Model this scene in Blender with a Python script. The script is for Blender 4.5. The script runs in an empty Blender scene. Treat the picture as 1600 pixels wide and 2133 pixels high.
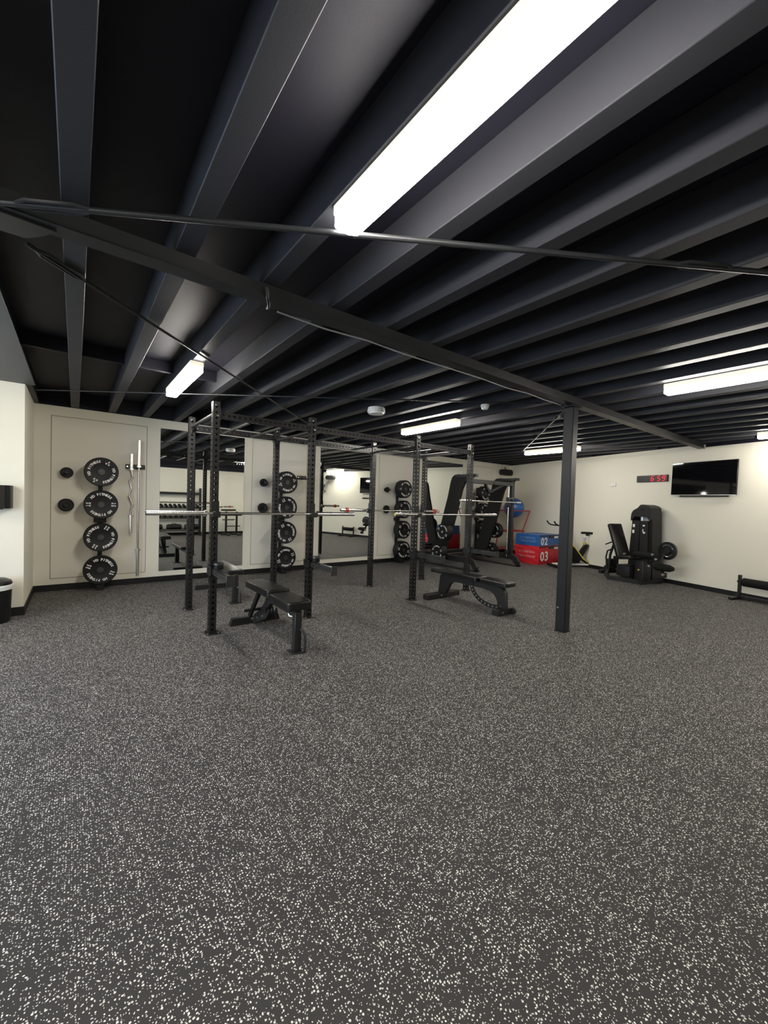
import bpy, bmesh, math, random
from mathutils import Vector, Matrix
random.seed(7)
S = bpy.context.scene
COL = S.collection
R = math.radians

# ------------------------------------------------------------------ camera
F_PX, YAW, PITCH, ROLL = 835.98, 0.656508, -0.0260579, 0.0307363
CAM_Z = 1.55
def camera():
    cy, sy, cp, sp = math.cos(YAW), math.sin(YAW), math.cos(PITCH), math.sin(PITCH)
    fwd = Vector((sy * cp, cy * cp, sp))
    r0 = Vector((cy, -sy, 0)); u0 = r0.cross(fwd)
    r = math.cos(ROLL) * r0 + math.sin(ROLL) * u0
    u = -math.sin(ROLL) * r0 + math.cos(ROLL) * u0
    cd = bpy.data.cameras.new('camera'); co = bpy.data.objects.new('camera', cd); COL.objects.link(co)
    cd.sensor_fit = 'HORIZONTAL'; cd.sensor_width = 36.0; cd.lens = F_PX / 1600 * 36.0
    cd.clip_start = 0.02; cd.clip_end = 100
    b = -fwd
    co.matrix_world = Matrix(((r.x, u.x, b.x, 0), (r.y, u.y, b.y, 0), (r.z, u.z, b.z, CAM_Z), (0, 0, 0, 1)))
    S.camera = co
camera()

# ------------------------------------------------------------------ world, exposure, daylight
w = bpy.data.worlds.new('world'); S.world = w; w.use_nodes = True
w.node_tree.nodes['Background'].inputs[0].default_value = (0.55, 0.68, 0.95, 1)
w.node_tree.nodes['Background'].inputs[1].default_value = 0.05
S.view_settings.view_transform = 'Standard'; S.view_settings.look = 'None'
S.view_settings.gamma = 1.0; S.view_settings.use_curve_mapping = False
S.view_settings.exposure = 0.76
LAMP = 52.0            # strength of the fluorescent diffusers
LAMP_COL = (1.0, 0.945, 0.865)
DAY = 150.0           # daylight through the window in the left wall
ld = bpy.data.lights.new('daylight', 'AREA'); ld.shape = 'RECTANGLE'; ld.size = 3.0; ld.size_y = 1.7
ld.energy = DAY; ld.color = (0.62, 0.78, 1.0)
lo = bpy.data.objects.new('daylight', ld); COL.objects.link(lo)
lo.location = (-3.75, 3.4, 1.55); lo.rotation_euler = (0, R(-90), 0)
lo.rotation_euler = Vector((1, 0, -0.12)).to_track_quat('-Z', 'Y').to_euler()

# ------------------------------------------------------------------ materials
def mat(name, col, rough=0.5, metal=0.0, spec=0.5, emit=None, es=0.0, bump=None, var=None, coat=0.0):
    m = bpy.data.materials.new(name); m.use_nodes = True
    nt = m.node_tree; b = nt.nodes['Principled BSDF']
    b.inputs['Base Color'].default_value = (*col, 1); b.inputs['Roughness'].default_value = rough
    b.inputs['Metallic'].default_value = metal; b.inputs['Specular IOR Level'].default_value = spec
    b.inputs['Coat Weight'].default_value = coat
    if emit: b.inputs['Emission Color'].default_value = (*emit, 1); b.inputs['Emission Strength'].default_value = es
    if bump or var:
        tc = nt.nodes.new('ShaderNodeTexCoord')
        if bump:
            n = nt.nodes.new('ShaderNodeTexNoise'); n.inputs['Scale'].default_value = bump[0]; n.inputs['Detail'].default_value = 3
            bp = nt.nodes.new('ShaderNodeBump'); bp.inputs['Strength'].default_value = bump[1]; bp.inputs['Distance'].default_value = bump[2]
            nt.links.new(tc.outputs['Object'], n.inputs['Vector']); nt.links.new(n.outputs['Fac'], bp.inputs['Height'])
            nt.links.new(bp.outputs['Normal'], b.inputs['Normal'])
        if var:
            n = nt.nodes.new('ShaderNodeTexNoise'); n.inputs['Scale'].default_value = var[0]; n.inputs['Detail'].default_value = 4
            mx = nt.nodes.new('ShaderNodeMix'); mx.data_type = 'RGBA'
            mx.inputs['A'].default_value = (*[c * (1 - var[1]) for c in col], 1)
            mx.inputs['B'].default_value = (*[min(1, c * (1 + var[1])) for c in col], 1)
            nt.links.new(tc.outputs['Object'], n.inputs['Vector']); nt.links.new(n.outputs['Fac'], mx.inputs['Factor'])
            nt.links.new(mx.outputs['Result'], b.inputs['Base Color'])
    return m

M = {}
M['wall'] = mat('cream_paint', (0.8, 0.768, 0.648), 0.55, spec=0.3, bump=(140, 0.12, 0.003), var=(0.7, 0.025))
M['panel'] = mat('cream_panel_paint', (0.78, 0.745, 0.645), 0.5, spec=0.3, bump=(60, 0.05, 0.002), var=(1.1, 0.03))
M['joint'] = mat('panel_joint', (0.33, 0.31, 0.25), 0.7)
M['ceil'] = mat('black_ceiling_paint', (0.0085, 0.0085, 0.015), 0.55, spec=0.28, bump=(90, 0.15, 0.002), var=(1.5, 0.15))
M['joist'] = mat('dark_joist_paint', (0.026, 0.027, 0.033), 0.5, spec=0.28, bump=(120, 0.2, 0.002), var=(2.0, 0.12))
M['steel'] = mat('charcoal_steel_paint', (0.017, 0.018, 0.02), 0.38, spec=0.28, bump=(70, 0.1, 0.002), var=(3, 0.15))
M['soffit'] = mat('grey_soffit_paint', (0.065, 0.07, 0.078), 0.5, spec=0.4, bump=(40, 0.2, 0.003), var=(2, 0.15))
M['base'] = mat('black_skirting', (0.005, 0.005, 0.006), 0.45)
M['powder'] = mat('black_powder_coat', (0.006, 0.006, 0.0065), 0.42, spec=0.5, bump=(260, 0.12, 0.001))
M['powder2'] = mat('grey_powder_coat', (0.024, 0.024, 0.024), 0.45, spec=0.5, bump=(260, 0.12, 0.001))
M['graphite'] = mat('graphite_powder_coat', (0.012, 0.012, 0.012), 0.5, spec=0.45, bump=(200, 0.1, 0.001))
M['rubber'] = mat('black_rubber', (0.004, 0.004, 0.0045), 0.55, spec=0.4, bump=(180, 0.15, 0.001))
M['vinyl'] = mat('black_vinyl', (0.006, 0.006, 0.006), 0.30, spec=0.5, bump=(220, 0.15, 0.001))
M['plastic'] = mat('black_plastic', (0.0042, 0.0042, 0.0046), 0.35, spec=0.5)
M['shroud'] = mat('matt_black_panel', (0.012, 0.0118, 0.0115), 0.6, spec=0.35, bump=(150, 0.1, 0.001))
M['barshaft'] = mat('brownish_steel_shaft', (0.50, 0.47, 0.44), 0.24, metal=1.0)  # metal darker and browner than the chrome sleeves
M['foam'] = mat('black_foam', (0.009, 0.009, 0.009), 0.8, spec=0.2, bump=(90, 0.3, 0.002))
M['chrome'] = mat('chrome', (0.88, 0.86, 0.83), 0.24, metal=1.0)
M['bolt'] = mat('zinc_bolt', (0.75, 0.74, 0.72), 0.3, metal=1.0)
M['iron'] = mat('cast_iron_hub', (0.07, 0.065, 0.065), 0.4, metal=0.6)
M['white'] = mat('white_print', (0.85, 0.84, 0.80), 0.6)
M['whitemetal'] = mat('white_enamel', (0.80, 0.77, 0.66), 0.4)
M['whiteplastic'] = mat('white_plastic', (0.82, 0.82, 0.80), 0.4)
M['lampbody'] = mat('lamp_body_added_glow', (0.80, 0.76, 0.62), 0.4, emit=(1.0, 0.90, 0.70), es=0.45)  # faint emission added so the housing sides do not render dark
M['lamp'] = mat('lit_diffuser', (0.9, 0.9, 0.9), 0.5, emit=LAMP_COL, es=LAMP)
M['lamp_dimmed'] = mat('lit_diffuser_dimmed', (0.9, 0.9, 0.9), 0.5, emit=LAMP_COL, es=LAMP * 0.72)  # same diffuser with emission turned down so the right wall is not overlit
M['mirror'] = mat('mirror_silver', (0.86, 0.885, 0.86), 0.0, metal=1.0)
M['mirror_edge'] = mat('mirror_edge', (0.35, 0.45, 0.40), 0.2)
M['screen'] = mat('black_glass_screen', (0.003, 0.003, 0.004), 0.04, spec=0.6)
M['red'] = mat('red_paint', (0.42, 0.025, 0.03), 0.4)
M['redvinyl'] = mat('red_vinyl', (0.62, 0.018, 0.03), 0.42, bump=(7, 0.35, 0.03))
M['bluevinyl'] = mat('blue_vinyl', (0.022, 0.115, 0.37), 0.42, bump=(7, 0.12, 0.02))
M['ball'] = mat('blue_ball_rubber', (0.03, 0.12, 0.38), 0.3, spec=0.5)
M['redlabel'] = mat('pale_print', (0.7, 0.34, 0.34), 0.6)
M['bluelabel'] = mat('pale_blue_print', (0.2, 0.32, 0.55), 0.6)
M['led'] = mat('red_led', (0.25, 0, 0.01), 0.5, emit=(1.0, 0.005, 0.02), es=0.75)
M['yellow'] = mat('yellow_plastic', (0.72, 0.62, 0.08), 0.4)
M['liner'] = mat('white_bin_liner', (0.85, 0.85, 0.86), 0.45, bump=(25, 0.4, 0.01))
M['bikewhite'] = mat('white_bike_frame', (0.78, 0.77, 0.72), 0.35)
M['mesh'] = mat('fan_guard_metal', (0.25, 0.25, 0.25), 0.4, metal=0.7)
M['fanblade'] = mat('fan_blade', (0.5, 0.5, 0.5), 0.5)
M['frame'] = mat('white_window_frame', (0.8, 0.8, 0.78), 0.4)
M['redcollar'] = mat('red_collar', (0.45, 0.03, 0.03), 0.4)
M['wire'] = mat('grey_cable', (0.22, 0.22, 0.22), 0.5)

def glass():
    m = bpy.data.materials.new('window_glass'); m.use_nodes = True; nt = m.node_tree
    nt.nodes.remove(nt.nodes['Principled BSDF'])
    t = nt.nodes.new('ShaderNodeBsdfTransparent'); g = nt.nodes.new('ShaderNodeBsdfGlossy'); g.inputs['Roughness'].default_value = 0.02
    mx = nt.nodes.new('ShaderNodeMixShader'); mx.inputs[0].default_value = 0.08
    nt.links.new(t.outputs[0], mx.inputs[1]); nt.links.new(g.outputs[0], mx.inputs[2])
    nt.links.new(mx.outputs[0], nt.nodes['Material Output'].inputs[0]); return m
M['glass'] = glass()

def floor_mat():
    m = bpy.data.materials.new('flecked_rubber_floor'); m.use_nodes = True; nt = m.node_tree; L = nt.links
    b = nt.nodes['Principled BSDF']; N = nt.nodes.new
    tc = N('ShaderNodeTexCoord')
    wob = N('ShaderNodeTexNoise'); wob.inputs['Scale'].default_value = 150; wob.inputs['Detail'].default_value = 1
    L.new(tc.outputs['Object'], wob.inputs['Vector'])
    sub = N('ShaderNodeVectorMath'); sub.operation = 'SUBTRACT'; sub.inputs[1].default_value = (0.5, 0.5, 0.5)
    L.new(wob.outputs['Color'], sub.inputs[0])
    sc = N('ShaderNodeVectorMath'); sc.operation = 'SCALE'; sc.inputs['Scale'].default_value = 0.005
    L.new(sub.outputs[0], sc.inputs[0])
    add = N('ShaderNodeVectorMath'); add.operation = 'ADD'
    L.new(tc.outputs['Object'], add.inputs[0]); L.new(sc.outputs[0], add.inputs[1])
    masks = []
    for scale, size, share, off in ((100, 0.23, 0.40, 0.0), (150, 0.20, 0.18, 3.7)):
        mp = N('ShaderNodeMapping'); mp.inputs['Location'].default_value = (off, off * 0.7, 0.31)
        L.new(add.outputs[0], mp.inputs['Vector'])
        v = N('ShaderNodeTexVoronoi'); v.inputs['Scale'].default_value = scale; v.voronoi_dimensions = '2D'
        L.new(mp.outputs[0], v.inputs['Vector'])
        sep = N('ShaderNodeSeparateColor'); L.new(v.outputs['Color'], sep.inputs[0])
        th = N('ShaderNodeMath'); th.operation = 'MULTIPLY'; th.inputs[1].default_value = size; L.new(sep.outputs['Green'], th.inputs[0])
        th2 = N('ShaderNodeMath'); th2.operation = 'ADD'; th2.inputs[1].default_value = 0.12; L.new(th.outputs[0], th2.inputs[0])
        lt = N('ShaderNodeMath'); lt.operation = 'LESS_THAN'; L.new(v.outputs['Distance'], lt.inputs[0]); L.new(th2.outputs[0], lt.inputs[1])
        pick = N('ShaderNodeMath'); pick.operation = 'LESS_THAN'; pick.inputs[1].default_value = share; L.new(sep.outputs['Red'], pick.inputs[0])
        mu = N('ShaderNodeMath'); mu.operation = 'MULTIPLY'; L.new(lt.outputs[0], mu.inputs[0]); L.new(pick.outputs[0], mu.inputs[1])
        masks.append((mu, sep))
    mxm = N('ShaderNodeMath'); mxm.operation = 'MAXIMUM'; L.new(masks[0][0].outputs[0], mxm.inputs[0]); L.new(masks[1][0].outputs[0], mxm.inputs[1])
    fl = N('ShaderNodeMix'); fl.data_type = 'RGBA'
    fl.inputs['A'].default_value = (0.58, 0.56, 0.52, 1); fl.inputs['B'].default_value = (0.90, 0.88, 0.83, 1)
    L.new(masks[0][1].outputs['Blue'], fl.inputs['Factor'])
    big = N('ShaderNodeTexNoise'); big.inputs['Scale'].default_value = 1.3; big.inputs['Detail'].default_value = 5
    L.new(tc.outputs['Object'], big.inputs['Vector'])
    fine = N('ShaderNodeTexNoise'); fine.inputs['Scale'].default_value = 380; fine.inputs['Detail'].default_value = 2
    L.new(tc.outputs['Object'], fine.inputs['Vector'])
    base = N('ShaderNodeMix'); base.data_type = 'RGBA'
    base.inputs['A'].default_value = (0.031, 0.030, 0.030, 1); base.inputs['B'].default_value = (0.052, 0.050, 0.047, 1)
    L.new(big.outputs['Fac'], base.inputs['Factor'])
    mx = N('ShaderNodeMix'); mx.data_type = 'RGBA'
    L.new(mxm.outputs[0], mx.inputs['Factor']); L.new(base.outputs['Result'], mx.inputs['A']); L.new(fl.outputs['Result'], mx.inputs['B'])
    L.new(mx.outputs['Result'], b.inputs['Base Color'])
    b.inputs['Roughness'].default_value = 0.68; b.inputs['Specular IOR Level'].default_value = 0.2
    bp = N('ShaderNodeBump'); bp.inputs['Strength'].default_value = 0.35; bp.inputs['Distance'].default_value = 0.0015
    L.new(fine.outputs['Fac'], bp.inputs['Height']); L.new(bp.outputs['Normal'], b.inputs['Normal'])
    return m
M['floor'] = floor_mat()

# ------------------------------------------------------------------ mesh helpers
class MB:
    def __init__(s): s.v = []; s.f = []
    def add(s, vs, fs):
        o = len(s.v); s.v += [Vector(p) for p in vs]; s.f += [tuple(i + o for i in f) for f in fs]; return s
    def box(s, c, d, rot=None, ch=0.0):
        hx, hy, hz = d[0] / 2, d[1] / 2, d[2] / 2
        if ch <= 0:
            vs = [Vector((x, y, z)) for x in (-hx, hx) for y in (-hy, hy) for z in (-hz, hz)]
            fs = [(0, 1, 3, 2), (4, 6, 7, 5), (0, 4, 5, 1), (2, 3, 7, 6), (0, 2, 6, 4), (1, 5, 7, 3)]
        else:
            bm = bmesh.new(); bmesh.ops.create_cube(bm, size=1)
            for v in bm.verts: v.co = Vector((v.co.x * d[0], v.co.y * d[1], v.co.z * d[2]))
            bmesh.ops.bevel(bm, geom=list(bm.edges), offset=ch, segments=3 if ch > 0.018 else 1, profile=0.5, affect='EDGES')
            bm.verts.index_update(); vs = [v.co.copy() for v in bm.verts]; fs = [tuple(v.index for v in f.verts) for f in bm.faces]; bm.free()
        if rot is not None: vs = [rot @ p for p in vs]
        c = Vector(c); return s.add([p + c for p in vs], fs)
    def bb(s, x0, x1, y0, y1, z0, z1, ch=0.0):
        return s.box(((x0 + x1) / 2, (y0 + y1) / 2, (z0 + z1) / 2), (x1 - x0, y1 - y0, z1 - z0), None, ch)
    def cyl(s, a, b, r, n=16, r1=None):
        a, b = Vector(a), Vector(b); d = (b - a).normalized(); r1 = r if r1 is None else r1
        u = d.orthogonal().normalized(); w_ = d.cross(u)
        vs = [a + (u * math.cos(t) + w_ * math.sin(t)) * r for t in (2 * math.pi * k / n for k in range(n))]
        vs += [b + (u * math.cos(t) + w_ * math.sin(t)) * r1 for t in (2 * math.pi * k / n for k in range(n))]
        fs = [(k, (k + 1) % n, n + (k + 1) % n, n + k) for k in range(n)] + [tuple(range(n - 1, -1, -1)), tuple(range(n, 2 * n))]
        return s.add(vs, fs)
    def tube(s, pts, r, n=10, sq=None):
        # swept tube (round, or rectangular when sq=(w,h)); sq keeps its first side as horizontal as it can
        P = [Vector(p) for p in pts]; rings = []
        for i, p in enumerate(P):
            d = ((P[i] - P[i - 1]).normalized() if i else Vector()) + ((P[i + 1] - P[i]).normalized() if i < len(P) - 1 else Vector())
            d.normalize()
            k = 1.0
            if 0 < i < len(P) - 1:
                k = 1 / max(0.5, d.dot((P[i + 1] - P[i]).normalized()))
            if sq:
                up = Vector((0, 0, 1)) if abs(d.z) < 0.95 else s.upv
                side = d.cross(up).normalized(); top = side.cross(d).normalized()
                if not hasattr(s, 'ks'): pass
                rings.append([p + side * (sq[0] / 2 * a_) + top * (sq[1] / 2 * b_ * k) for a_, b_ in ((-1, -1), (1, -1), (1, 1), (-1, 1))])
            else:
                if i == 0: u = d.orthogonal().normalized()
                else:
                    u = (u - d * u.dot(d)).normalized()
                w_ = d.cross(u)
                rings.append([p + (u * math.cos(t) + w_ * math.sin(t)) * r for t in (2 * math.pi * q / n for q in range(n))])
        m = len(rings[0]); vs = [q for rg in rings for q in rg]; fs = []
        for i in range(len(rings) - 1):
            for q in range(m): fs.append((i * m + q, i * m + (q + 1) % m, (i + 1) * m + (q + 1) % m, (i + 1) * m + q))
        fs += [tuple(range(m - 1, -1, -1)), tuple(range((len(rings) - 1) * m, len(rings) * m))]
        return s.add(vs, fs)
    upv = Vector((0, 1, 0))
    def prism(s, poly, axis, a, b):
        # polygon in the two other axes, swept along axis from a to b
        def P(p, t): return {'x': (t, p[0], p[1]), 'y': (p[0], t, p[1]), 'z': (p[0], p[1], t)}[axis]
        n = len(poly); vs = [P(p, a) for p in poly] + [P(p, b) for p in poly]
        fs = [(k, (k + 1) % n, n + (k + 1) % n, n + k) for k in range(n)] + [tuple(range(n - 1, -1, -1)), tuple(range(n, 2 * n))]
        return s.add(vs, fs)
    def lathe(s, prof, n=32, axis='z', o=(0, 0, 0), close=False):
        # prof: (radius, height) pairs
        vs = []; fs = []; m = len(prof)
        for k in range(n):
            t = 2 * math.pi * k / n; c, sn = math.cos(t), math.sin(t)
            for r_, h in prof:
                p = {'z': (r_ * c, r_ * sn, h), 'y': (r_ * c, h, r_ * sn), 'x': (h, r_ * c, r_ * sn)}[axis]
                vs.append((p[0] + o[0], p[1] + o[1], p[2] + o[2]))
        for k in range(n):
            for i in range(m - 1 if not close else m):
                a_ = k * m + i; b_ = k * m + (i + 1) % m; c_ = ((k + 1) % n) * m + (i + 1) % m; d_ = ((k + 1) % n) * m + i
                fs.append((a_, b_, c_, d_))
        if not close:
            if prof[0][0] > 1e-6: fs.append(tuple(k * m for k in range(n)))
            if prof[-1][0] > 1e-6: fs.append(tuple(k * m + m - 1 for k in range(n - 1, -1, -1)))
        return s.add(vs, fs)
    def xf(s, mtx): s.v = [mtx @ p for p in s.v]; return s
    def me(s, name, smooth=40):
        me = bpy.data.meshes.new(name); me.from_pydata(s.v, [], s.f)
        bm = bmesh.new(); bm.from_mesh(me); bmesh.ops.remove_doubles(bm, verts=bm.verts, dist=1e-5)
        bmesh.ops.recalc_face_normals(bm, faces=bm.faces); bm.to_mesh(me); bm.free()
        if smooth:
            me.shade_smooth(); me.set_sharp_from_angle(angle=R(smooth))
        return me

STUFF = {'lettering', 'floor_bolt', 'top_bolt', 'bolt', 'base_bolt', 'arc_hole', 'instruction_label', 'panel_joint', 'chrome_pin', 'guard', 'number'}
def ob(name, mb, m, parent=None, loc=(0, 0, 0), rot=(0, 0, 0), label=None, smooth=40):
    me = mb.me(name, smooth) if isinstance(mb, MB) else mb
    if m is not None and not me.materials: me.materials.append(M[m])
    o = bpy.data.objects.new(name, me); COL.objects.link(o)
    o.location = loc; o.rotation_euler = rot
    if parent: o.parent = parent
    if label: o['label'] = label
    if name in STUFF and parent: o['kind'] = 'stuff'
    return o
def thing(name, label, cat, loc=(0, 0, 0), rz=0.0, group=None):
    o = bpy.data.objects.new(name, None); COL.objects.link(o)
    o.location = loc; o.rotation_euler = (0, 0, rz); o.empty_display_size = 0.1
    return tag(o, label, cat, group)
def tag(o, label, cat, group=None):
    o['label'] = label; o['category'] = cat
    if group: o['group'] = group
    return o
def struct(name, mb, m, parent=None, smooth=40):
    o = ob(name, mb, m, parent, smooth=smooth)
    if not parent: o['kind'] = 'structure'
    return o
def copy_tree(o, parent=None):
    c = o.copy(); COL.objects.link(c)
    if parent: c.parent = parent
    for ch in o.children: copy_tree(ch, c)
    return c

def hole_tube(L, w, d, pitch=0.05, r=0.012, first=0.03, wall=0.004, faces='xXyY'):
    """hollow square tube along +z with round holes on its faces"""
    mb = MB(); n = int((L - 2 * first) // pitch) + 1
    zs = [first + k * pitch for k in range(n)]
    def face(org, u, nrm, width):
        z = Vector((0, 0, 1))
        lo = 0.0
        def q(a, zz, dep=0): return org + u * a + z * zz - nrm * dep
        def strip(z0, z1):
            if z1 - z0 > 1e-6: mb.add([q(-width / 2, z0), q(width / 2, z0), q(width / 2, z1), q(-width / 2, z1)], [(0, 1, 2, 3)])
        hp = min(pitch / 2, first) * 0.92
        prev = 0.0
        for zc in zs:
            strip(prev, zc - hp); prev = zc + hp
            outer = [(-width / 2, -hp), (0, -hp), (width / 2, -hp), (width / 2, 0), (width / 2, hp), (0, hp), (-width / 2, hp), (-width / 2, 0)]
            ang = [math.atan2(p[1] * width / hp / 2, p[0]) for p in outer]
            ang = [R(225), R(270), R(315), 0, R(45), R(90), R(135), R(180)]
            vs = [q(p[0], zc + p[1]) for p in outer] + [q(r * math.cos(t), zc + r * math.sin(t)) for t in ang] + [q(r * math.cos(t), zc + r * math.sin(t), wall) for t in ang]
            fs = [(k, (k + 1) % 8, 8 + (k + 1) % 8, 8 + k) for k in range(8)] + [(8 + k, 8 + (k + 1) % 8, 16 + (k + 1) % 8, 16 + k) for k in range(8)]
            mb.add(vs, fs)
        strip(prev, L)
    def plain(org, u, width):
        z = Vector((0, 0, 1)); mb.add([org - u * width / 2, org + u * width / 2, org + u * width / 2 + z * L, org - u * width / 2 + z * L], [(0, 1, 2, 3)])
    for key, org, u, nrm, width in (('x', Vector((-w / 2, 0, 0)), Vector((0, -1, 0)), Vector((-1, 0, 0)), d), ('X', Vector((w / 2, 0, 0)), Vector((0, 1, 0)), Vector((1, 0, 0)), d),
                                    ('y', Vector((0, -d / 2, 0)), Vector((1, 0, 0)), Vector((0, -1, 0)), w), ('Y', Vector((0, d / 2, 0)), Vector((-1, 0, 0)), Vector((0, 1, 0)), w)):
        (face(org, u, nrm, width) if key in faces else plain(org, u, width))
    for zz in (0, L): mb.add([(-w / 2, -d / 2, zz), (w / 2, -d / 2, zz), (w / 2, d / 2, zz), (-w / 2, d / 2, zz)], [(0, 1, 2, 3)])
    return mb
TO_X = Matrix.Rotation(R(90), 4, 'Y')          # z axis -> x axis
TO_Y = Matrix.Rotation(R(-90), 4, 'X')         # z axis -> y axis

_glyph = {}
def glyph(ch, bold=0.0):
    key = (ch, bold)
    if key not in _glyph:
        c = bpy.data.curves.new('glyph', 'FONT'); c.body = ch; c.size = 1.0; c.extrude = 0.02; c.offset = bold; c.resolution_u = 2
        o = bpy.data.objects.new('glyph', c); COL.objects.link(o)
        dg = bpy.context.evaluated_depsgraph_get(); me = bpy.data.meshes.new_from_object(o.evaluated_get(dg))
        vs = [v.co.copy() for v in me.vertices]; fs = [tuple(p.vertices) for p in me.polygons]
        xs = [v.x for v in vs] or [0, 0.25]
        _glyph[key] = (vs, fs, min(xs), max(xs))
        bpy.data.objects.remove(o); bpy.data.meshes.remove(me); bpy.data.curves.remove(c)
    return _glyph[key]
def text_line(mb, txt, size, mtx, squeeze=1.0, bold=0.02, gap=0.12, center=True, slant=0.0):
    """flat text in the local x-y plane of mtx"""
    x = 0; items = []
    for ch in txt:
        if ch == ' ': x += 0.38; continue
        vs, fs, a, b = glyph(ch, bold); items.append((vs, fs, x - a)); x += (b - a) + gap
    x -= gap; off = -x / 2 if center else 0
    for vs, fs, dx in items:
        mb.add([mtx @ Vector(((p.x + dx + off + slant * p.y) * size * squeeze, p.y * size, p.z * size * 0.15)) for p in vs], fs)
    return mb
def text_arc(mb, txt, size, radius, a0, a1, plane, bold=0.03):
    """letters set around a ring from angle a0 to a1 (clockwise, degrees from 12 o'clock); plane maps (x, y, depth)"""
    n = len(txt)
    for k, ch in enumerate(txt):
        if ch == ' ': continue
        vs, fs, a, b = glyph(ch, bold); t = R(a0 + (a1 - a0) * (k + 0.5) / n); c, s_ = math.cos(-t), math.sin(-t)
        out = []
        for p in vs:
            x = (p.x - (a + b) / 2) * size; y = p.y * size + radius
            out.append(plane(x * c - y * s_, x * s_ + y * c, p.z * size * 0.15))
        mb.add(out, fs)

# ================================================================== ROOM
YB = 8.06                      # back wall
TH = R(16.3); NX, NY = math.cos(TH), -math.sin(TH); CW = 8.765591718   # right wall: NX*x + NY*y = CW
def wx(y): return (CW - NY * y) / NX
YF, XL = -1.2, -3.3            # front wall (behind the camera) and left wall
JW, JZ0, JZ1 = 0.105, 2.88, 3.10

fl_ = MB().bb(XL - 0.2, 12.2, YF - 0.2, YB + 0.2, -0.06, 0.0)
struct('floor', fl_, 'floor')
WT = 2.872
struct('wall_back', MB().bb(-0.5 - 0.12, wx(YB) + 0.2, YB, YB + 0.12, 0, WT), 'wall')
WB = bpy.data.objects['wall_back']
mbw = MB().prism([(wx(YF), YF), (wx(YB), YB), (wx(YB) + 0.14, YB), (wx(YF) + 0.14, YF)], 'z', 0, WT)
struct('wall_right', mbw, 'wall')
WR = bpy.data.objects['wall_right']
struct('wall_corner', MB().bb(XL, -0.5, 6.66, YB + 0.12, 0, WT), 'wall')
struct('wall_front', MB().bb(XL - 0.12, wx(YF), YF - 0.12, YF, 0, WT), 'wall')
wl = MB()
WY0, WY1, WZ0, WZ1 = 1.9, 4.9, 0.6, 2.3
wl.bb(XL - 0.12, XL, YF, WY0, 0, WT); wl.bb(XL - 0.12, XL, WY1, 6.66, 0, WT)
wl.bb(XL - 0.12, XL, WY0, WY1, 0, WZ0); wl.bb(XL - 0.12, XL, WY0, WY1, WZ1, WT)
struct('wall_left', wl, 'wall')
wf = MB()
for y in (WY0 + 0.03, (WY0 + WY1) / 2, WY1 - 0.03): wf.bb(XL - 0.09, XL - 0.03, y - 0.03, y + 0.03, WZ0, WZ1)
for z in (WZ0 + 0.03, WZ1 - 0.03): wf.bb(XL - 0.09, XL - 0.03, WY0, WY1, z - 0.03, z + 0.03)
win = struct('window_1', wf, 'frame')
for k, (a, b) in enumerate(((WY0 + 0.06, 3.37), (3.43, WY1 - 0.06))):
    ob('pane', MB().bb(XL - 0.064, XL - 0.058, a, b, WZ0 + 0.06, WZ1 - 0.06), 'glass', win)

# black strips above the walls
struct('trim_1', MB().bb(-0.62, wx(YB) + 0.3, YB + 0.002, YB + 0.10, WT, JZ1), 'ceil')
struct('trim_2', MB().bb(XL - 0.12, wx(YF), YF - 0.10, YF + 0.02, 2.60, JZ1), 'ceil')
struct('trim_3', MB().prism([(wx(YF) - 0.012, YF + 0.02), (wx(2.45) - 0.012, 2.45), (wx(2.45), 2.45), (wx(YF), YF + 0.02)], 'z', 2.815, WT), 'ceil')

struct('trim_4', MB().prism([(wx(YF) + 0.02, YF), (wx(YB) + 0.02, YB), (wx(YB) + 0.12, YB), (wx(YF) + 0.12, YF)], 'z', WT, JZ1), 'ceil')
struct('trim_5', MB().bb(XL - 0.1, XL, YF, YB, WT, JZ1), 'ceil')
# skirting
struct('baseboard_back', MB().bb(-0.5, wx(YB), YB - 0.012, YB, 0, 0.098), 'base')
struct('baseboard_corner', MB().bb(XL, -0.488, 6.648, 6.66, 0, 0.105).bb(-0.5, -0.488, 6.66, YB, 0, 0.100), 'base')
struct('baseboard_right', MB().prism([(wx(YF) - 0.012, YF), (wx(YB - 0.012) - 0.012, YB - 0.012), (wx(YB - 0.012), YB - 0.012), (wx(YF), YF)], 'z', 0, 0.09), 'base')
struct('baseboard_front', MB().bb(XL, wx(YF), YF, YF + 0.012, 0, 0.10), 'base')

# ceiling: deck, joists, nogging, soffit
cel = struct('ceiling', MB().bb(XL - 0.2, 12.2, YF - 0.2, YB + 0.2, JZ1, JZ1 + 0.05), 'ceil')
joist_me = None
J0, JP = -0.012, 0.4835
for k in range(-6, 25):
    x = J0 + k * JP
    y0 = YF + 0.02 if x < wx(YF) - 0.1 else max(YF + 0.02, (NX * x - CW) / -NY - 0.1)
    if y0 > YB - 0.3: continue
    me = MB().bb(-JW / 2, JW / 2, y0, YB, JZ0, JZ1 - 0.001, 0.004).me('joist')
    ob('joist', me, 'joist', cel, (x, 0, 0))
for k in (-1, 0, 1, 2):
    x0 = J0 + k * JP + JW / 2
    ob('nogging', MB().bb(x0, x0 + JP - JW, 5.30, 5.345, 2.975, JZ1 - 0.001, 0.002), 'ceil', cel)
ob('soffit_board', MB().bb(XL, -0.405, 2.72, 6.655, 2.855, 2.878, 0.003), 'soffit', cel)

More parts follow.
